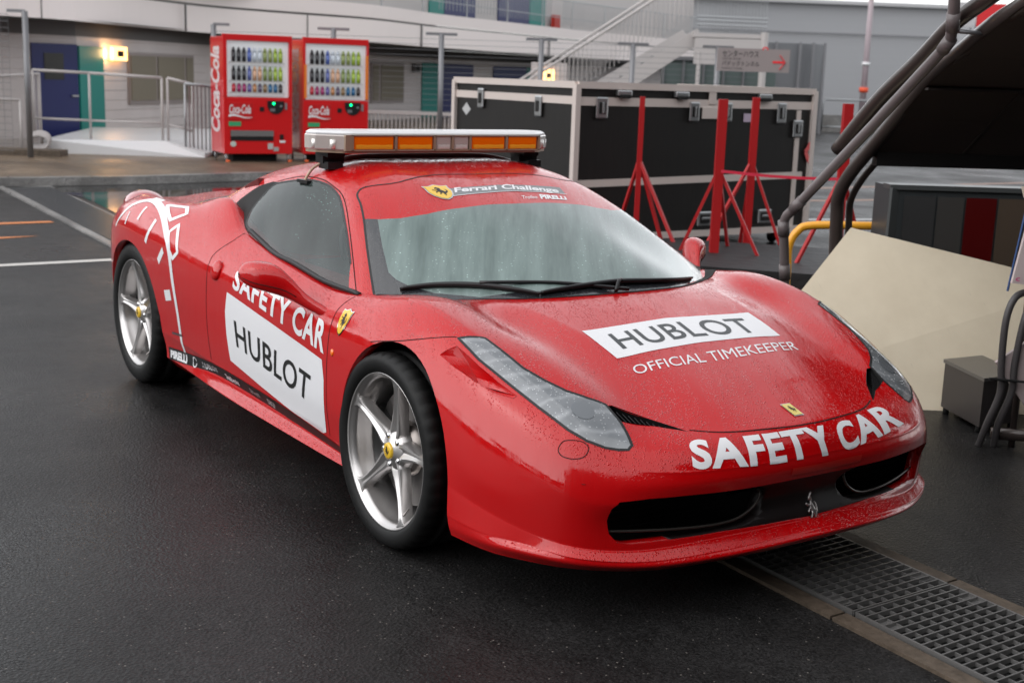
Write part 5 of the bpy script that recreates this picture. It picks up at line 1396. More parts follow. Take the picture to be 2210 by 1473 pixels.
def wire_panel(pa, pb, z0, z1, lab, d=21.65, cat='fence', n=14, vert=True):
    e = empty('wire_fence', P(0, d, 0)); tag(e, lab, cat); o_ = P(0, d, 0)
    L0, L1 = (pa-1105)/2768.8*d, (pb-1105)/2768.8*(d+.6)
    mb = MB()
    for k in range(n+1):
        z = z0+(z1-z0)*k/n; mb.bar(P(L0, d, z)-o_, P(L1, d+.6*(abs(pb-pa) > 400), z)-o_, .006, .006)
    mb.build('wires', M['steel_dark'], e)
    if vert:
        mb = MB(); m_ = int(abs(L1-L0)/.10)
        for k in range(m_+1):
            t = k/m_; mb.bar(P(L0+(L1-L0)*t, d+.6*t*(abs(pb-pa) > 400), z0)-o_, P(L0+(L1-L0)*t, d+.6*t*(abs(pb-pa) > 400), z1)-o_, .004, .004)
        mb.build('uprights', M['steel_dark'], e)
    return e
wire_panel(460, 1600, .15, 2.14, 'fine wire fence stretched between the T-topped posts', n=22, vert=False)
# low white pale fence right of the machines
e = empty('pale_fence', P(-1.9, 24, .1)); tag(e, 'low white pale fence between the red machines and the flight case', 'fence')
mb = MB()
for k in range(34): mb.bar(D2(-.9+k*.075, 0), D2(-.9+k*.075, 0)+Vector((0, 0, .72)), .022)
mb.bar(D2(-.95, 0)+Vector((0, 0, .75)), D2(1.65, 0)+Vector((0, 0, .75)), .06).bar(D2(-.95, 0)+Vector((0, 0, .03)), D2(1.65, 0)+Vector((0, 0, .03)), .06)
mb.build('pales', M['white_steel'], e)

# ---- ramp with its railings (left)
rp = empty('access_ramp', P(-6.4, 21.2, .1)); tag(rp, 'white painted concrete ramp in front of the navy door', 'ramp'); ro = P(-6.4, 21.2, .1)
V = [P(-7.75, 21.1, .1), P(-5.15, 21.25, .1), P(-5.15, 21.25, .17), P(-5.85, 21.4, .34), P(-7.75, 21.1, .32), P(-8.4, 25.6, .32), P(-5.9, 26.3, .34), P(-5.0, 22.4, .17)]
F = [(0, 1, 2, 3, 4), (4, 3, 6, 5), (3, 2, 7, 6), (1, 7, 2), (0, 4, 5)]
o = mesh_obj('ramp_slab', [v-ro for v in V], F, mat('white_concrete', (.62, .62, .63), .35), rp, False)
def railing(name, pts, zt, zm, lab, bars=0., posts=True, zb=.32, m=M['white_steel'], grp=None, r=.024):
    e = empty(name, P(*pts[0])); tag(e, lab, 'railing', grp); o_ = P(*pts[0])
    L = [P(*q) for q in pts]
    mb = MB()
    for a, b, za, zb_ in zip(L[:-1], L[1:], zt[:-1], zt[1:]):
        mb.rod(a+Vector((0, 0, za))-o_, b+Vector((0, 0, zb_))-o_, r, 8)
    mb.build('top_rail', m, e, True)
    if zm:
        mb = MB()
        for a, b, za, zb_ in zip(L[:-1], L[1:], zm[:-1], zm[1:]): mb.rod(a+Vector((0, 0, za))-o_, b+Vector((0, 0, zb_))-o_, r*.8, 8)
        mb.build('mid_rail', m, e, True)
    if posts:
        for a, za in zip(L, zt): MB().rod(a+Vector((0, 0, zb))-o_, a+Vector((0, 0, za))-o_, r*.9, 8).build('post', m, e, True)
    if bars:
        mb = MB()
        for a, b, za, zb_ in zip(L[:-1], L[1:], zt[:-1], zt[1:]):
            n = int((b-a).length/bars)
            for k in range(n+1):
                t = k/n; p = a.lerp(b, t); mb.bar(p+Vector((0, 0, .16))-o_, p+Vector((0, 0, za+(zb_-za)*t))-o_, .018)
        mb.build('bars', m, e)
    return e
railing('ramp_railing', [(-8.03, 21.5), (-7.10, 21.5), (-5.92, 21.55)], [1.42, 1.40, 1.36], [.64, .63, .62], 'white tube railing along the ramp in front of the navy door')
railing('ramp_railing', [(-5.84, 21.6), (-5.45, 21.7)], [1.36, 1.27], [.60, .50], 'short white handrail stepping down at the right end of the ramp', zb=.2)
railing('barred_gate', [(-5.50, 21.4), (-4.95, 21.9)], [1.28, 1.22], None, 'grey upright-barred gate beside the left drinks machine', bars=.07, zb=.12, m=M['steel'])
railing('barred_screen', [(-8.0, 21.7), (-8.35, 20.6)], [1.36, 1.30], None, 'pale slatted screen at the left end of the ramp', bars=.05, zb=.12, m=M['white_steel'])
# left mesh fence with its grey post
e = fence_post(P(-7.55, 20.0, .1), 2.2, 'grey fence post at the far left in front of the slatted screen', 'posts of the wire fence', (1, 0))
wire_panel(-40, 55, .2, 2.25, 'welded mesh fence panel at the far left edge', d=20.0, n=20)
railing('side_rail', [(-9.3, 20.6), (-7.95, 20.7)], [.95, .95], None, 'white waist rail behind the far left mesh fence', zb=.1)
box_ = box('timber_sleeper', M['tan_conc'], P(-8.0, 20.5, .13), (1.6, .35, .14), None, .01, rz=YAW-math.pi/2); tag(box_, 'brown timber sleeper at the foot of the left mesh fence', 'timber')
e = empty('hose_reel', P(-7.75, 20.9, .28)); tag(e, 'white coiled hose and fittings lying by the ramp end post', 'hose')
for k in range(4): tube([D2(.0+.16*math.cos(a), .03*k)+Vector((0, 0, .16*math.sin(a)*.7+.02*k)) for a in np.linspace(0, 2*math.pi, 20)[:-1]], .022, 'coil', M['white_steel'], e, 6, True)

# ---- drinks machines
M['vm_red'] = mat('machine_red', (.60, .010, .012), .3, 0, .6)
M['vm_in'] = mat('machine_interior', (.60, .60, .60), .5, emit=(.9, .95, 1.), es=.10)
def rot_box(parent, name, m, x0, x1, z0, z1, y, d=.02, bev=0.):
    return box(name, m, ((x0+x1)/2, y, (z0+z1)/2), (x1-x0, d, z1-z0), parent, bev)
def flat_text(s, name, m, parent, x0, x1, z0, z1, y, bold=0., shear=0., plane='front', rotate=False):
    V, F = text2d(s, bold, shear=shear); out = []
    for a, b in V:
        if rotate: a, b = b, a
        if plane == 'front': out.append((x0+(x1-x0)*a, y, z0+(z1-z0)*b))
        else: out.append((y, x0+(x1-x0)*a, z0+(z1-z0)*b))
    return mesh_obj(name, out, F, m, parent, False)
def drinks_machine(lat, dep, lab, w_=1.11, h=1.98, second=False):
    """local x along the front, y into the machine, z up"""
    th = math.atan2((FY*0-(-FX)*0), 1)
    d = D2(.889, .458); rz = math.atan2(d.y, d.x)
    e = empty('vending_machine', P(lat, dep, .10), rz); tag(e, lab, 'vending machine', 'red drinks machines standing side by side')
    def bev_box(nm, m, x0, x1, y0, y1, z0, z1, b): return box(nm, m, ((x0+x1)/2, (y0+y1)/2, (z0+z1)/2), (x1-x0, y1-y0, z1-z0), e, b)
    cab = bev_box('cabinet', M['vm_red'], 0, w_, .09, .82, .13, h-.04, .012)
    # door: frame pieces round the display
    wx0, wx1, wz0, wz1 = (.06, w_-.05, 1.02, h-.10) if not second else (.04, w_-.03, 1.00, h-.10)
    dr_ = bev_box('door', M['vm_red'], 0, w_, .012, .088, .13, wz0-.01, .008)
    for nm, a in (('l', (0, wx0)), ('r', (wx1, w_))): box('door_frame', M['vm_red'], ((a[0]+a[1])/2, .05, (wz0+h)/2), (a[1]-a[0], .076, h-wz0), dr_, .006)
    box('door_frame', M['vm_red'], (w_/2, .05, (wz1+h)/2), (w_-.004, .074, h-wz1-.004), dr_, .006)
    disp = box('display', M['vm_in'], ((wx0+wx1)/2, .082, (wz0+wz1)/2), (wx1-wx0, .008, wz1-wz0), e)
    # shelves with bottles and buttons
    sx0, sx1 = wx0+.07, wx1-.09; ncol = 10
    pal = {0: [(.02, .02, .025)]*3+[(.08, .13, .40)]*1+[(.55, .60, .66)]*2+[(.25, .30, .10)]*2+[(.30, .42, .05)]*2,
           1: [(.02, .02, .025)]*3+[(.10, .13, .35), (.60, .35, .22), (.60, .35, .22)]+[(.20, .26, .08)]*2+[(.32, .45, .05)]*2,
           2: [(.45, .02, .04), (.30, .02, .12), (.30, .02, .12), (.12, .10, .30), (.45, .20, .08), (.10, .08, .14), (.25, .16, .08), (.02, .12, .26), (.02, .12, .26), (.04, .03, .03)]}
    for r_ in range(3):
        zb = wz1-.32-r_*.285 if r_ < 2 else wz0+.075
        hh = .24 if r_ < 2 else .15
        cols = {}
        for c in range(ncol):
            cols.setdefault(pal[r_][c], []).append(c)
        for cc, lst in cols.items():
            key = 'can_%d_%d_%d' % tuple(int(x*100) for x in cc)
            if key not in M: M[key] = mat(key, cc, .25, 0, .4)
            for c in lst:
                x = sx0+(sx1-sx0)*(c+.5)/ncol; rr = (sx1-sx0)/ncol*.40
                mb = MB().rod((x, .050, zb), (x, .050, zb+hh*.62), rr, 8).rod((x, .050, zb+hh*.62), (x, .050, zb+hh*.92), rr, 8, rr*.4)
                b_ = mb.build('bottle' if r_ < 2 else 'can', M[key], disp, True)
        sh = box('shelf', M['white_steel'], ((sx0+sx1)/2, .055, zb-.012), (sx1-sx0+.04, .05, .014), disp)
        mb = MB().box(((sx0+sx1)/2, .032, zb-.034), (sx1-sx0, .004, .012))
        for c in range(13): mb.box((sx0+(sx1-sx0)*(c+.5)/13, .028, zb-.034), ((sx1-sx0)/13*.62, .014, .022))
        mb.build('button_row', M['bar_white'], sh)
    box('glass', mat('machine_glass', (.5, .5, .5), .04, alpha=.10), ((wx0+wx1)/2, .018, (wz0+wz1)/2), (wx1-wx0, .004, wz1-wz0), e) if 0 else None
    # lettering panel, coin panel, slots
    pn_ = rot_box(e, 'logo_panel', mat('panel_red', (.50, .01, .012), .35), .07, .46, .66, .93, .008, .012, .004)
    flat_text('Coca-Cola', 'logo_lettering', M['white_vinyl'], pn_, .085, .43, .76, .90, -.001, .02, .25)
    wv_ = [(.075+.375*t, .715+.03*math.sin(t*5.2+.4)*(1-.5*t)) for t in np.linspace(0, 1, 14)]
    V = []
    for i, (x, z) in enumerate(wv_):
        t = i/13; wdd = .020*(1-t)+.004; V += [(x, -.001, z-wdd), (x, -.001, z+wdd*.6)]
    mesh_obj('logo_wave', V, [(2*i, 2*i+2, 2*i+3, 2*i+1) for i in range(13)], M['white_vinyl'], pn_, False)
    V = [(.70, -.004, .965)]+[(.70+.135-.135*math.cos(a), -.004, .90-.14*math.sin(a)) for a in np.linspace(0, math.pi, 14)]+[(.97, -.004, .965)]
    n = len(V); V = V+[(x, .012, z) for x, _, z in V]
    cp = mesh_obj('coin_panel', V, [tuple(range(n))]+[(i, (i+1) % n, n+(i+1) % n, n+i) for i in range(n)], M['black'], e, False)
    MB().rod((.80, -.012, .925), (.80, -.004, .925), .018, 12).build('green_light', mat('green_led', (.0, .6, .2), .4, emit=(.0, 1., .25), es=2.), cp)
    rot_box(cp, 'card_pad', M['steel_dark'], .74, .82, .80, .85, -.006, .006)
    rot_box(cp, 'note_slot', M['steel'], .90, .94, .87, .90, -.006, .006)
    rot_box(e, 'return_lever', M['steel'], .985, 1.02, .83, .94, .006, .02)
    rot_box(e, 'reader', M['black'], .575, .645, .80, .87, .006, .012)
    rot_box(e, 'green_label', mat('green_label', (.04, .33, .14), .5), .075, .27, .565, .635, .008, .010)
    sl__ = rot_box(e, 'delivery_slot', M['black'], .10, .80, .335, .50, .010, .012, .004)
    rot_box(sl__, 'delivery_flap', mat('grey_flap', (.22, .21, .21), .35, .4), .105, .795, .405, .495, .0, .012, .003)
    rot_box(e, 'lock', M['black'], .90, .96, .36, .44, .006, .014); rot_box(e, 'paper_label', M['white_vinyl'], .90, .99, .31, .345, .008, .008)
    rot_box(e, 'paper_label', mat('grey_label', (.45, .45, .43), .6), .705, .79, .205, .30, .008, .008); rot_box(e, 'paper_label', mat('grey_label', (.35, .35, .34), .6), .80, .88, .175, .24, .008, .008)
    MB().rod((.145, .002, .285), (.145, .012, .285), .045, 18).build('round_label', mat('pale_label', (.5, .55, .5), .6), e)
    if second:
        o_ = mat('orange_sticker', (.75, .20, .02), .5)
        rot_box(e, 'side_sticker', o_, .01, .055, 1.02, 1.55, .006, .006); rot_box(e, 'side_sticker', o_, w_-.06, w_-.012, 1.02, 1.72, .006, .006)
    # side panel lettering, read upwards
    flat_text('Coca-Cola', 'side_lettering', mat('side_white', (.62, .55, .56), .5), cab, .25, .80, .45, 1.80, -.0015, .035, .2, 'side', True)
    for x in (.05, w_-.05):
        for y in (.09, .76):
            f_ = MB().rod((x, y, .0), (x, y, .14), .022, 8).build('foot', M['steel'], e, True)
            if y < .2: MB().rod((x+.02, y-.03, .0), (x+.02, y-.03, .03), .035, 10).build('foot_cap', mat('orange_cap', (.8, .13, .03), .5), f_, True)
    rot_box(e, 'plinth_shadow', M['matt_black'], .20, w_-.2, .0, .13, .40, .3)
    return e
drinks_machine(-4.63, 20.38, 'left red drinks machine with large vertical script on its side wall')
drinks_machine(-3.48, 20.98, 'right red drinks machine with orange stickers beside its display', second=True)

# ---- flight cases
M['case_black'] = mat('case_laminate', (.018, .016, .015), .42)
g_ = NT(M['case_black']); nz_ = g_.noise(g_.mapping(scale=(30, 30, 1.2)), 2.5, 4, .6)
g_.l(g_.mix(g_.ramp(nz_, [(.3, 0.), (.75, 1.)]), (.005, .0045, .0045), (.012, .010, .009)), g_.b.inputs['Base Color'])
M['alu'] = mat('aluminium_edge', (.64, .56, .52), .35, .2)
M['latch'] = mat('zinc_latch', (.50, .51, .52), .3, .9)
def flight_case():
    c0, c1, c2 = P(.50, 11.5), P(2.95, 13.12), P(-.66, 13.35)
    e = empty('flight_case', (c0.x, c0.y, 0)); tag(e, 'big black flight case with aluminium edging and butterfly latches, stanchions in front', 'flight case')
    A = (c1-c0); B_ = (c2-c0); A.z = 0; B_.z = 0
    zt, zb = 1.53, .14
    def Q(a, b, z): return A*a+B_*b+Vector((0, 0, z))
    V = [Q(0, 0, zb), Q(1, 0, zb), Q(1, 1, zb), Q(0, 1, zb), Q(0, 0, zt), Q(1, 0, zt), Q(1, 1, zt), Q(0, 1, zt)]
    mesh_obj('panels', V, [(0, 1, 5, 4), (1, 2, 6, 5), (2, 3, 7, 6), (3, 0, 4, 7), (4, 5, 6, 7), (3, 2, 1, 0)], M['case_black'], e, False)
    nA = Vector((B_.x, B_.y, 0)).normalized()*-1; nB = Vector((A.x, A.y, 0)).normalized()*-1
    mb = MB()
    for z, h in ((zt-.005, .06), (zb+.02, .06)):
        mb.bar(Q(0, 0, z)+nA*.012, Q(1, 0, z)+nA*.012, .03, h).bar(Q(0, 0, z)+nB*.012, Q(0, 1, z)+nB*.012, .03, h)
        mb.bar(Q(1, 0, z)-nB*.012, Q(1, 1, z)-nB*.012, .03, h)
    mb.build('edge_rails', M['alu'], e)
    for q in (Q(0, 0, 0), Q(1, 0, 0), Q(0, 1, 0)): MB().bar(q+(nA+nB)*.008+Vector((0, 0, zb)), q+(nA+nB)*.008+Vector((0, 0, zt)), .055, .055).build('corner_rail', M['alu'], e)
    bands = MB()
    bands.bar(Q(.01, 0, 1.385)+nA*.006, Q(.99, 0, 1.385)+nA*.006, .012, .075).bar(Q(0, .01, 1.39)+nB*.006, Q(0, .99, 1.39)+nB*.006, .012, .070)
    bands.bar(Q(.01, 0, .655)+nA*.006, Q(.965, 0, .70)+nA*.006, .012, .065)
    bands.bar(Q(.93, 0, .16)+nA*.007, Q(.93, 0, 1.34)+nA*.007, .055, .012, upv=tuple(nA))
    bands.build('belt_strips', M['alu'], e)
    for a, z, w_, h in ((.09, 1.33, .13, .19), (.46, 1.31, .12, .18), (.60, 1.31, .12, .18), (.845, 1.31, .12, .20), (.925, 1.16, .13, .17)):
        l = box('latch', M['latch'], Q(a, 0, z)+nA*.022, (w_, .022, h), e, .012, rz=math.atan2(A.y, A.x))
        box('latch_wing', M['case_black'], Q(a, 0, z)+nA*.034, (w_*.55, .012, h*.55), l, .008, rz=math.atan2(A.y, A.x))
        box('latch_key', M['latch'], Q(a, 0, z)+nA*.042, (w_*.16, .012, h*.5), l, .004, rz=math.atan2(A.y, A.x))
    for b, z in ((.27, 1.32), (.75, 1.36)):
        l = box('latch', M['latch'], Q(0, b, z)+nB*.022, (.11, .022, .19), e, .012, rz=math.atan2(B_.y, B_.x))
        box('latch_wing', M['case_black'], Q(0, b, z)+nB*.034, (.06, .012, .10), l, .008, rz=math.atan2(B_.y, B_.x))
    for a in (.17, .40, .76): 
        l = box('hinge_cap', M['latch'], Q(a, 0, 1.465)+nA*.03, (.16, .05, .05), e, .01, rz=math.atan2(A.y, A.x))
        box('hinge_slot', M['matt_black'], Q(a, 0, 1.435)+nA*.05, (.11, .04, .035), l, .006, rz=math.atan2(A.y, A.x))
    box('centre_plate', M['alu'], Q(.535, 0, 1.30)+nA*.016, (.24, .012, .11), e, .004, rz=math.atan2(A.y, A.x))
    box('hasp', M['alu'], Q(.535, 0, 1.46)+nA*.016, (.09, .012, .16), e, .004, rz=math.atan2(A.y, A.x))
    for a in (.53, .80):
        l = box('handle', M['latch'], Q(a, 0, .30)+nA*.016, (.17, .03, .14), e, .012, rz=math.atan2(A.y, A.x))
        box('handle_bar', M['case_black'], Q(a, 0, .30)+nA*.034, (.12, .012, .09), l, .01, rz=math.atan2(A.y, A.x))
        box('handle_grip', M['latch'], Q(a, 0, .305)+nA*.044, (.10, .012, .022), l, .004, rz=math.atan2(A.y, A.x))
    box('paper_label', mat('lilac_label', (.45, .36, .46), .6), Q(.70, 0, 1.26)+nA*.006, (.12, .008, .08), e, rz=math.atan2(A.y, A.x))
    V = [Q(0, .92, 1.10)+nB*.006, Q(0, .885, 1.16)+nB*.006, Q(0, .86, 1.20)+nB*.006, Q(0, .895, 1.13)+nB*.006]
    mesh_obj('diamond_sticker', [Q(0, .93, 1.24)+nB*.006, Q(0, .89, 1.18)+nB*.006, Q(0, .85, 1.24)+nB*.006, Q(0, .89, 1.31)+nB*.006], [(0, 1, 2, 3)], mat('pale_sticker', (.42, .42, .42), .5), e, False)
    tb = [Q(1.0, 0, 1.06), Q(.985, 0, .98), Q(.972, 0, .93), Q(.985, 0, .86), Q(1.0, 0, .80)]
    ms_ = MB()
    for a, b in zip(tb[:-1], tb[1:]): ms_.bar(a+nA*.02, b+nA*.02, .006, .04)
    ms_.build('warning_tape', mat('red_white_tape', (.65, .12, .12), .5), e)
    for a in (.08, .92):
        for b in (.1, .9): MB().rod(Q(a, b, .06)-nB*.02, Q(a, b, .06)+nB*.02, .06, 14).build('castor', M['black'], e, True)
    return e
flight_case()

# ---- red stanchions
M['stand_red'] = mat('stand_red', (.36, .008, .010), .42)
def stanchion(px, dep, h, lab, w_=.085, legs=((-.33, -.25), (.32, -.28), (.05, .38)), lean=0., base_px=None, z0=.0):
    lat = pxlat(px, dep)
    e = empty('stanchion', P(lat, dep, z0)); tag(e, lab, 'stanchion', 'red steel stanchions with splayed legs')
    MB().bar((0, 0, 0), D2(lean, 0)+Vector((0, 0, h)), w_, w_, upv=tuple(D2(0, 1))).build('post', M['stand_red'], e)
    for a, b in legs:
        MB().bar((a*FY+b*FX, -a*FX+b*FY, .0), Vector((0, 0, .93)), .025, .025).build('leg', M['stand_red'], e)
    return e
stanchion(1563, 10.1, 1.46, 'thickest red stanchion, nearest the door mirror', .068, ((-.36, .10), (.46, -.15), (.25, .6)), .0)
stanchion(1634, 11.3, 1.47, 'red stanchion behind and right of the thickest one', .060, ((-.52, -.4), (.36, -.1), (.0, .4)), .0)
stanchion(1388, 10.9, 1.45, 'slim red stanchion in front of the case, left of the others', .042, ((.42, -.30), (.30, -.05), (-.2, .4)), .0)
stanchion(1834, 9.9, 1.46, 'red stanchion mostly hidden behind the awning leg', .07, ((-.50, -.35), (.35, .2)), .0)
tp1, tp2 = P(pxlat(1568, 10.0), 10.0, .915), P((1822-1105)/2768.8*9.8, 9.8, .90)
L = [tp1.lerp(tp2, t)+Vector((0, 0, -.015*math.sin(math.pi*t))) for t in np.linspace(0, 1, 14)]
mb = MB()
for a, b in zip(L[:-1], L[1:]): mb.bar(a, b, .003, .022)
o = mb.build('barrier_tape', mat('barrier_tape', (.55, .02, .05), .5)); tag(o, 'thin red barrier tape strung from the thickest stanchion to the right', 'tape')
# low black stage block
V = [P(1.20, 9.35), P(2.35, 9.0), P(3.0, 9.9), P(2.6, 10.6), P(1.4, 10.9), P(.6, 10.6)]
n = len(V); V = V+[v+Vector((0, 0, .27)) for v in V]
o = mesh_obj('stage_block', V, [(i, (i+1) % n, n+(i+1) % n, n+i) for i in range(n)]+[tuple(range(n, 2*n))], mat('black_cloth', (.010, .010, .011), .55), None, False)
g_ = NT(o.data.materials[0]); g_.l(g_.bump(g_.noise(g_.mapping(), 9, 3), .4, .03), g_.b.inputs['Normal'])
tag(o, 'low black cloth covered block on the ground behind the door mirror', 'block')

# ---- arrow sign on the wire fence
e = empty('arrow_sign', P(3.70, 21.0, 1.95), math.atan2(D2(1, .02).y, D2(1, .02).x)); tag(e, 'grey brown sign with two lines of Japanese and a red arrow pointing right', 'sign')
box('board', mat('sign_board', (.27, .23, .225), .5), (0, 0, 0), (1.16, .03, .36), e)
ink = mat('sign_ink', (.03, .03, .03), .6); rk = mat('sign_red_ink', (.75, .03, .04), .5)
flat_text('センターハウス', 'sign_lettering', ink, e, -.50, .08, .045, .145, -.018, .01)
flat_text('CENTER HOUSE', 'sign_lettering', ink, e, -.50, -.20, .0, .028, -.018)
flat_text('パドックトンネル', 'sign_lettering', ink, e, -.50, .10, -.10, -.02, -.018, .01)
flat_text('PADDOCK TUNNEL', 'sign_lettering', ink, e, -.50, -.16, -.15, -.122, -.018)
MB().box((.40, -.02, -.02), (.18, .008, .035)).bar((.42, -.02, .09), (.51, -.02, -.02), .008, .035, upv=(0, 1, 0)).bar((.42, -.02, -.13), (.51, -.02, -.02), .008, .035, upv=(0, 1, 0)).build('arrow', rk, e)
mk = mesh_obj('red_mark', [(.18+.05*math.cos(a), -.018, .165+.05*math.sin(a)) for a in np.linspace(0, math.pi, 10)]+[(.18+.03*math.cos(a), -.018, .165+.03*math.sin(a)) for a in np.linspace(math.pi, 0, 10)], [tuple(range(20))], rk, e, False)

# ---- far pole, crowd barriers
e = empty('marker_pole', P(13.1, 50, 0)); tag(e, 'tall slim pale pole with an orange band in front of the grey hall', 'pole')
MB().rod((0, 0, 0), (0, 0, 6), .13, 10, .09).build('mast', mat('pale_pole', (.34, .28, .30), .5), e, True)
MB().rod((0, 0, 1.40), (0, 0, 1.58), .17, 10).build('orange_band', mat('orange_band', (.75, .10, .04), .5), e, True)
MB().rod((0, 0, 2.40), (0, 0, 2.52), .15, 10).build('white_band', M['bar_white'], e, True)
for i, (lat, lab) in enumerate(((11.3, 'tubular steel crowd barrier standing between the case and the pale pole'), (13.6, 'tubular steel crowd barrier standing just right of the pale pole'))):
    e = empty('crowd_barrier', P(lat, 44, 0)); tag(e, lab, 'barrier', 'tubular crowd barriers by the grey hall')
    tube([D2(-1.1, 0)+Vector((0, 0, .1)), D2(-1.1, 0)+Vector((0, 0, 1.05)), D2(-1.0, 0)+Vector((0, 0, 1.15)), D2(1.0, 0)+Vector((0, 0, 1.15)), D2(1.1, 0)+Vector((0, 0, 1.05)), D2(1.1, 0)+Vector((0, 0, .1))], .035, 'frame', M['steel'], e, 8)
    MB().rod(D2(-1.1, 0)+Vector((0, 0, .25)), D2(1.1, 0)+Vector((0, 0, .25)), .03).build('lower_rail', M['steel'], e, True)
o = MB().bar(P(9, 46, .3), P(22, 47, .3), .4, .6).build('low_wall', M['concrete']); tag(o, 'low pale concrete wall along the foot of the grey hall', 'wall')

# ---- awning, its frame and the drain pipe
aw = empty('awning', P(2.2, 7.2, 0)); tag(aw, 'dark sloping awning on curved brown tubes at the right edge', 'awning'); ao = P(2.2, 7.2, 0)
def px3(px, py, dep):
    d = (fw*2768.8+rt2*(px-1105)+up2*(736.5-py)); k = dep/(d.x*FX+d.y*FY); return Vector((3.662, -2.930, 1.585))+d*k
AW = {'strut': [(1.89, 7.5, .0), (1.89, 7.5, .42), (1.86, 7.45, .84), (1.85, 7.4, .98), (1.88, 7.3, 1.11), (1.95, 7.15, 1.27), (2.04, 6.95, 1.48), (2.09, 6.7, 1.65), (2.11, 6.3, 1.78), (2.11, 5.9, 1.89), (2.11, 5.6, 1.95), (2.07, 5.0, 2.07), (1.9, 4.0, 2.3)],
      'edge': [(1.72, 7.0, 1.25), (1.84, 6.7, 1.53), (1.94, 6.4, 1.73), (1.99, 6.1, 1.89), (2.06, 5.9, 1.99), (2.17, 5.6, 2.14), (2.2, 5.0, 2.4)]}
st1 = smooth_line([P(*q)-ao for q in AW['strut']], 6)
tube(st1, [.038]*len(st1), 'curved_leg', M['frame_brown'], aw, 14)
st2 = smooth_line([P(q[0]+.085, q[1]+.05, q[2]-.03)-ao for q in AW['strut']], 6)
tube(st2[:34], .020, 'curved_leg', M['frame_brown'], aw, 12)
tube(smooth_line([P(*q)-ao for q in AW['edge']], 6), .039, 'roller_tube', M['frame_brown'], aw, 14)
V = []; F = []
row = [(1.97, 7.2, 1.21), (2.05, 6.97, 1.42), (2.11, 6.72, 1.6), (2.12, 6.32, 1.74), (2.12, 5.92, 1.84), (2.11, 5.6, 1.92), (2.08, 5.0, 2.03), (1.9, 4.2, 2.22)]
for a, b, z in row:
    for k in range(2): V.append(P(a-.03+k*3.2, b+k*.25, z)-ao)
F = [(2*i, 2*i+1, 2*i+3, 2*i+2) for i in range(len(row)-1)]
V2 = [v+Vector((0, 0, .03)) for v in V]
sh_ = mesh_obj('canopy_sheet', V+V2, F+[tuple(len(V)+q for q in f[::-1]) for f in F], M['awning'], aw, False)
e0, e1 = P(1.98, 7.2, 1.20)-ao, P(5.3, 7.45, 1.20)-ao
MB().bar(e0, e1, .08, .075).build('front_beam', mat('beam_black', (.008, .007, .007), .5), aw)
seams = MB()
for t in (.16, .38, .62):
    for i in range(len(row)-1):
        a = V[2*i].lerp(V[2*i+1], t+.05*i*0); b = V[2*i+2].lerp(V[2*i+3], t)
        seams.bar(a+Vector((0, 0, -.006)), b+Vector((0, 0, -.006)), .014, .006)
seams.bar(V[4]+Vector((0, 0, -.012)), V[5]+Vector((0, 0, -.012)), .05, .012)
seams.build('ribs', mat('rib_brown', (.03, .024, .022), .6), aw)
dp = empty('drain_pipe', P(1.5, 7.0, 0)); tag(dp, 'grey plastic drain pipe with two elbows strapped to the awning frame', 'pipe'); do = P(1.5, 7.0, 0)
pts_ = [P(*q)-do for q in [(1.5, 7.05, 0), (1.5, 7.05, .54), (1.46, 7.0, .85), (1.47, 6.98, .89), (1.5, 6.95, .93), (1.77, 6.55, 1.39), (1.95, 6.1, 1.77), (1.96, 6.05, 1.81), (1.95, 6.0, 1.86), (1.87, 5.8, 2.3)]]
tube(pts_, .0265, 'pipe', M['pvc'], dp, 14)
for a, b in ((4, 5), (2, 1), (6, 7), (8, 9), (1, 2)):
    d_ = (pts_[b]-pts_[a]).normalized(); MB().rod(pts_[a]-d_*.01, pts_[a]+d_*.075, .031, 14).build('pipe_socket', M['pvc'], dp, True)
MB().rod(P(1.94, 6.0, 1.85)-do, P(2.12, 6.0, 1.84)-do, .010).build('clamp', M['steel_dark'], dp, True)
yb = tube(smooth_line([P(1.93, 10.6, 0), P(1.93, 10.6, .0), P(1.95, 9.5, .50), P(1.93, 8.6, .60)], 2)[:1]+smooth_line([P(1.80, 8.4, 0), P(1.80, 8.4, .40), P(1.80, 8.4, .55), P(1.85, 8.4, .65), P(1.95, 8.4, .69), P(2.36, 8.4, .70), P(3.2, 8.5, .70)], 6), .027, 'hoop_barrier', mat('yellow_tube', (.80, .36, .02), .35, 0, .4), None, 14)
tag(yb, 'yellow bent tube barrier passing behind the awning leg', 'barrier')

# ---- cream board, grey box, display cabinet, hoses
def cream():
    m = mat('cream_board', (.56, .49, .37), .55); g = NT(m)
    n1 = g.noise(g.mapping(), 3.5, 5, .6); n2 = g.noise(g.mapping(scale=(1, 6, 1)), 7, 4, .7)
    c = g.mix(g.ramp(n1, [(.35, 0.), (.7, 1.)]), (.70, .61, .46), (.78, .69, .53))
    c = g.mix(g.math('MULTIPLY', g.ramp(n2, [(.66, 0.), (.74, 1.)]), .35), c, (.36, .31, .24))
    g.l(c, g.b.inputs['Base Color']); return m
T0, TR, B0, Qr = P(1.79, 6.85, .85), P(2.95, 6.6, .62), P(1.04, 6.35, .0), P(3.1, 6.25, .0)
nb_ = (TR-T0).cross(B0-T0).normalized()
if nb_.z < 0: nb_ = -nb_
V = [B0, Qr, TR, T0]; V = V+[v-nb_*.018 for v in V]
o = mesh_obj('cream_board', V, [(0, 1, 2, 3), (4, 7, 6, 5), (0, 4, 5, 1), (1, 5, 6, 2), (2, 6, 7, 3), (3, 7, 4, 0)], cream(), None, False)
tag(o, 'large cream painted board leaning back behind the far front wing', 'board')
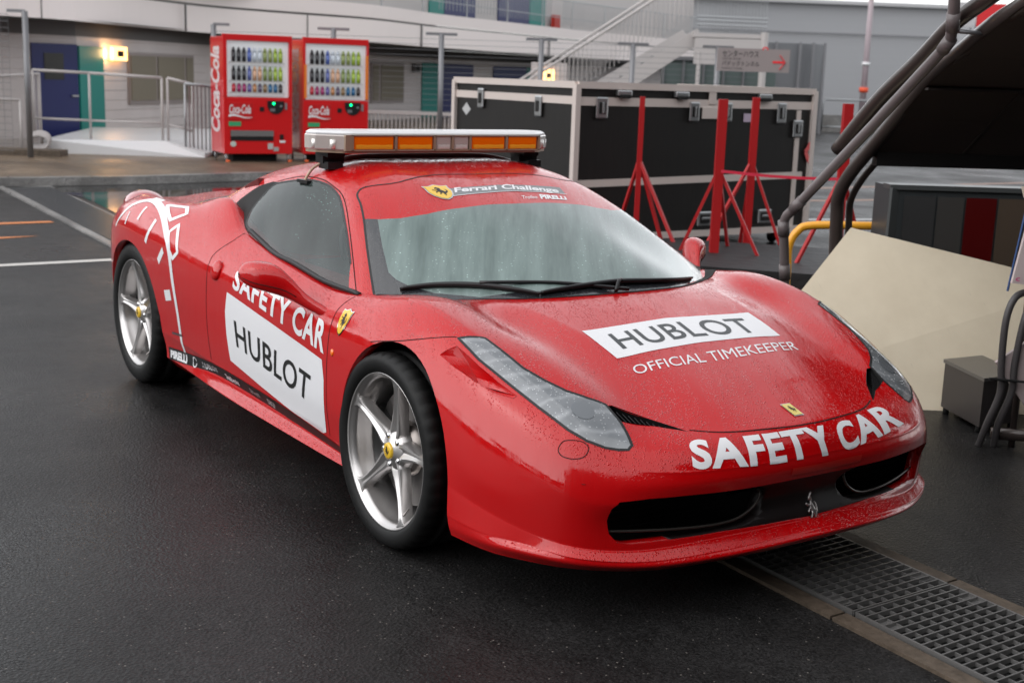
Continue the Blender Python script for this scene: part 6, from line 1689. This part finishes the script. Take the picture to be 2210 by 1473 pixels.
gb = empty('grey_box', P(2.28, 6.05, 0)); tag(gb, 'small grey metal box on low feet at the foot of the cream board', 'box'); gbo = P(2.28, 6.05, 0)
c = [P(2.16, 6.25), P(2.215, 5.86), P(2.44, 5.98), P(2.385, 6.37)]
V = [q-gbo+Vector((0, 0, .035)) for q in c]+[q-gbo+Vector((0, 0, .262)) for q in c]
mesh_obj('housing', V, [(0, 1, 5, 4), (1, 2, 6, 5), (2, 3, 7, 6), (3, 0, 4, 7), (0, 3, 2, 1)], mat('box_grey', (.055, .048, .047), .4, .2), gb, False)
ct = sum(c, Vector())/4
V = [(ct+(q-ct)*1.05)-gbo+Vector((0, 0, z)) for z in (.258, .275) for q in c]
mesh_obj('lid', V, [(0, 1, 5, 4), (1, 2, 6, 5), (2, 3, 7, 6), (3, 0, 4, 7), (4, 5, 6, 7), (3, 2, 1, 0)], mat('lid_grey', (.15, .145, .14), .3, .5), gb, False)
for q in c: qq = ct+(q-ct)*.85-gbo; MB().rod(qq, qq+Vector((0, 0, .04)), .015).build('foot', M['matt_black'], gb, True)
dc = empty('display_cabinet', P(2.3, 8.2, 0)); tag(dc, 'dark glossy cabinet with grey, red and bronze panes behind the cream board', 'cabinet'); dco = P(2.3, 8.2, 0)
def dq(a, z, o_=0.): return P(2.32+a*1.25, 8.2+a*.05-o_, z)-dco
MB().bar(dq(0, .50), dq(1.2, .50), .30, .98).build('carcass', mat('cabinet_grey', (.035, .04, .042), .4), dc)
for a0_, a1_, c_ in ((.08, .24, (.040, .040, .040)), (.25, .385, (.050, .047, .044)), (.395, .55, (.07, .003, .003)), (.56, .70, (.075, .055, .040)), (.715, .85, (.085, .045, .03)), (.86, 1.1, (.07, .04, .03))):
    MB().quad(dq(a0_, .15, .16), dq(a1_, .15, .16), dq(a1_, .93, .16), dq(a0_, .93, .16)).build('glass_pane', mat('pane_%d' % int(a0_*100), c_, .12, 0, .6), dc)
MB().bar(dq(.0, .985, .1), dq(1.2, .985, .1), .14, .03).bar(dq(.025, .5, .16), dq(.028, .98, .16), .07, .02, upv=(0, 0, 1)).build('frame', mat('cabinet_frame', (.07, .075, .075), .35, .2), dc)
nbd = empty('notice_board', P(2.35, 5.72, 0)); tag(nbd, 'pale notice panel with pink writing cut off by the right edge', 'notice'); no_ = P(2.35, 5.72, 0)
def nq(a, b, z): return P(2.20+a, 5.62+b, z)-no_
mesh_obj('panel', [nq(.0, 0, .76), nq(.4, -.05, .74), nq(.4, -.05, 1.16), nq(.055, 0, 1.12), nq(.0, .02, .76), nq(.4, -.03, .74), nq(.4, -.03, 1.16), nq(.055, .02, 1.12)], [(0, 1, 2, 3), (4, 7, 6, 5), (0, 4, 5, 1), (1, 5, 6, 2), (2, 6, 7, 3), (3, 7, 4, 0)], mat('notice_white', (.50, .42, .41), .5), nbd, False)
V, F = text2d('club', .02)
mesh_obj('pink_lettering', [nq(.012+p[0]*.10, -.004, .77+p[1]*.025) for p in V], F, mat('pink_ink', (.60, .10, .25), .5), nbd, False)
MB().bar(nq(-.004, .03, .72), nq(.044, .03, 1.14), .007, .007).build('blue_edge', mat('blue_trim', (.02, .06, .18), .4), nbd)
MB().quad(nq(-.03, -.1, 1.145), nq(.25, -.12, 1.15), nq(.3, .15, 1.18), nq(.05, .15, 1.175)).build('top_flap', mat('flap_cream', (.52, .44, .36), .5), nbd)
MB().bar(nq(.045, .0, .30), nq(.30, .0, .50), .02, .26).build('lower_panel', mat('notice_white2', (.46, .38, .37), .5), nbd)
MB().rod(nq(.10, .05, .0), nq(.10, .05, 1.1), .016).rod(nq(.36, .0, .0), nq(.36, .0, 1.1), .016).bar(nq(.0, .05, .06), nq(.4, .0, .06), .03, .05).build('stand_frame', M['frame_brown'], nbd, True)
for i, (x0_, lab) in enumerate(((2.165, 'grey flexible hose strapped to the notice stand, left of the pair'), (2.215, 'grey flexible hose strapped to the notice stand, right of the pair'))):
    L = smooth_line([P(x0_-.02+.02*i, 5.66, 0.0), P(x0_-.005, 5.62, .12), P(x0_+.03, 5.6, .27), P(x0_+.02+.01*i, 5.6, .40), P(x0_+.02+.03*i, 5.6, .60), P(x0_+.06+.03*i, 5.62, .70), P(x0_+.14, 5.66, .72)], 8)
    o = tube(L, .016, 'hose', mat('hose_grey', (.06, .055, .056), .45), None, 12); tag(o, lab, 'hose', 'grey hoses by the notice stand')
o = MB().rod(P(2.13, 5.575, .335), P(2.30, 5.575, .325), .006).build('cable_tie', M['matt_black']); tag(o, 'black cable tie round the two grey hoses', 'cable tie')

# ---- unseen dark ring beyond the camera side, added to darken the car's reflections
M['ring_dark'] = mat('reflection_ring_dark', (.018, .026, .020), .9)
V = []; F = []; n = 90
for k in range(n+1):
    a = R(150)+R(250)*k/n
    hgt = 9+2.5*math.sin(k*.37)+1.6*math.sin(k*1.13+1)+1.2*math.sin(k*2.9)+rng.random()*1.2
    V += [(75*math.cos(a), 75*math.sin(a), -.5), (78*math.cos(a), 78*math.sin(a), hgt)]
for k in range(n): F.append((2*k, 2*k+1, 2*k+3, 2*k+2))
o = mesh_obj('reflection_ring', V, F, M['ring_dark'], None, False); o['kind'] = 'structure'

# ---- unseen dark wall and overhang, added behind the camera to shade nose and ground
pit = empty('nose_shade_blocker', (10, 2, 0)); tag(pit, 'unseen dark wall and roof added behind the camera to shade the car nose', 'building')
MB().box((-1.6, 0, 3.2), (.4, 44, 6.4)).box((-4.2, 10, 3.6), (4.8, 25, .30)).build('front', mat('blocker_dark', (.022, .020, .020), .6), pit)
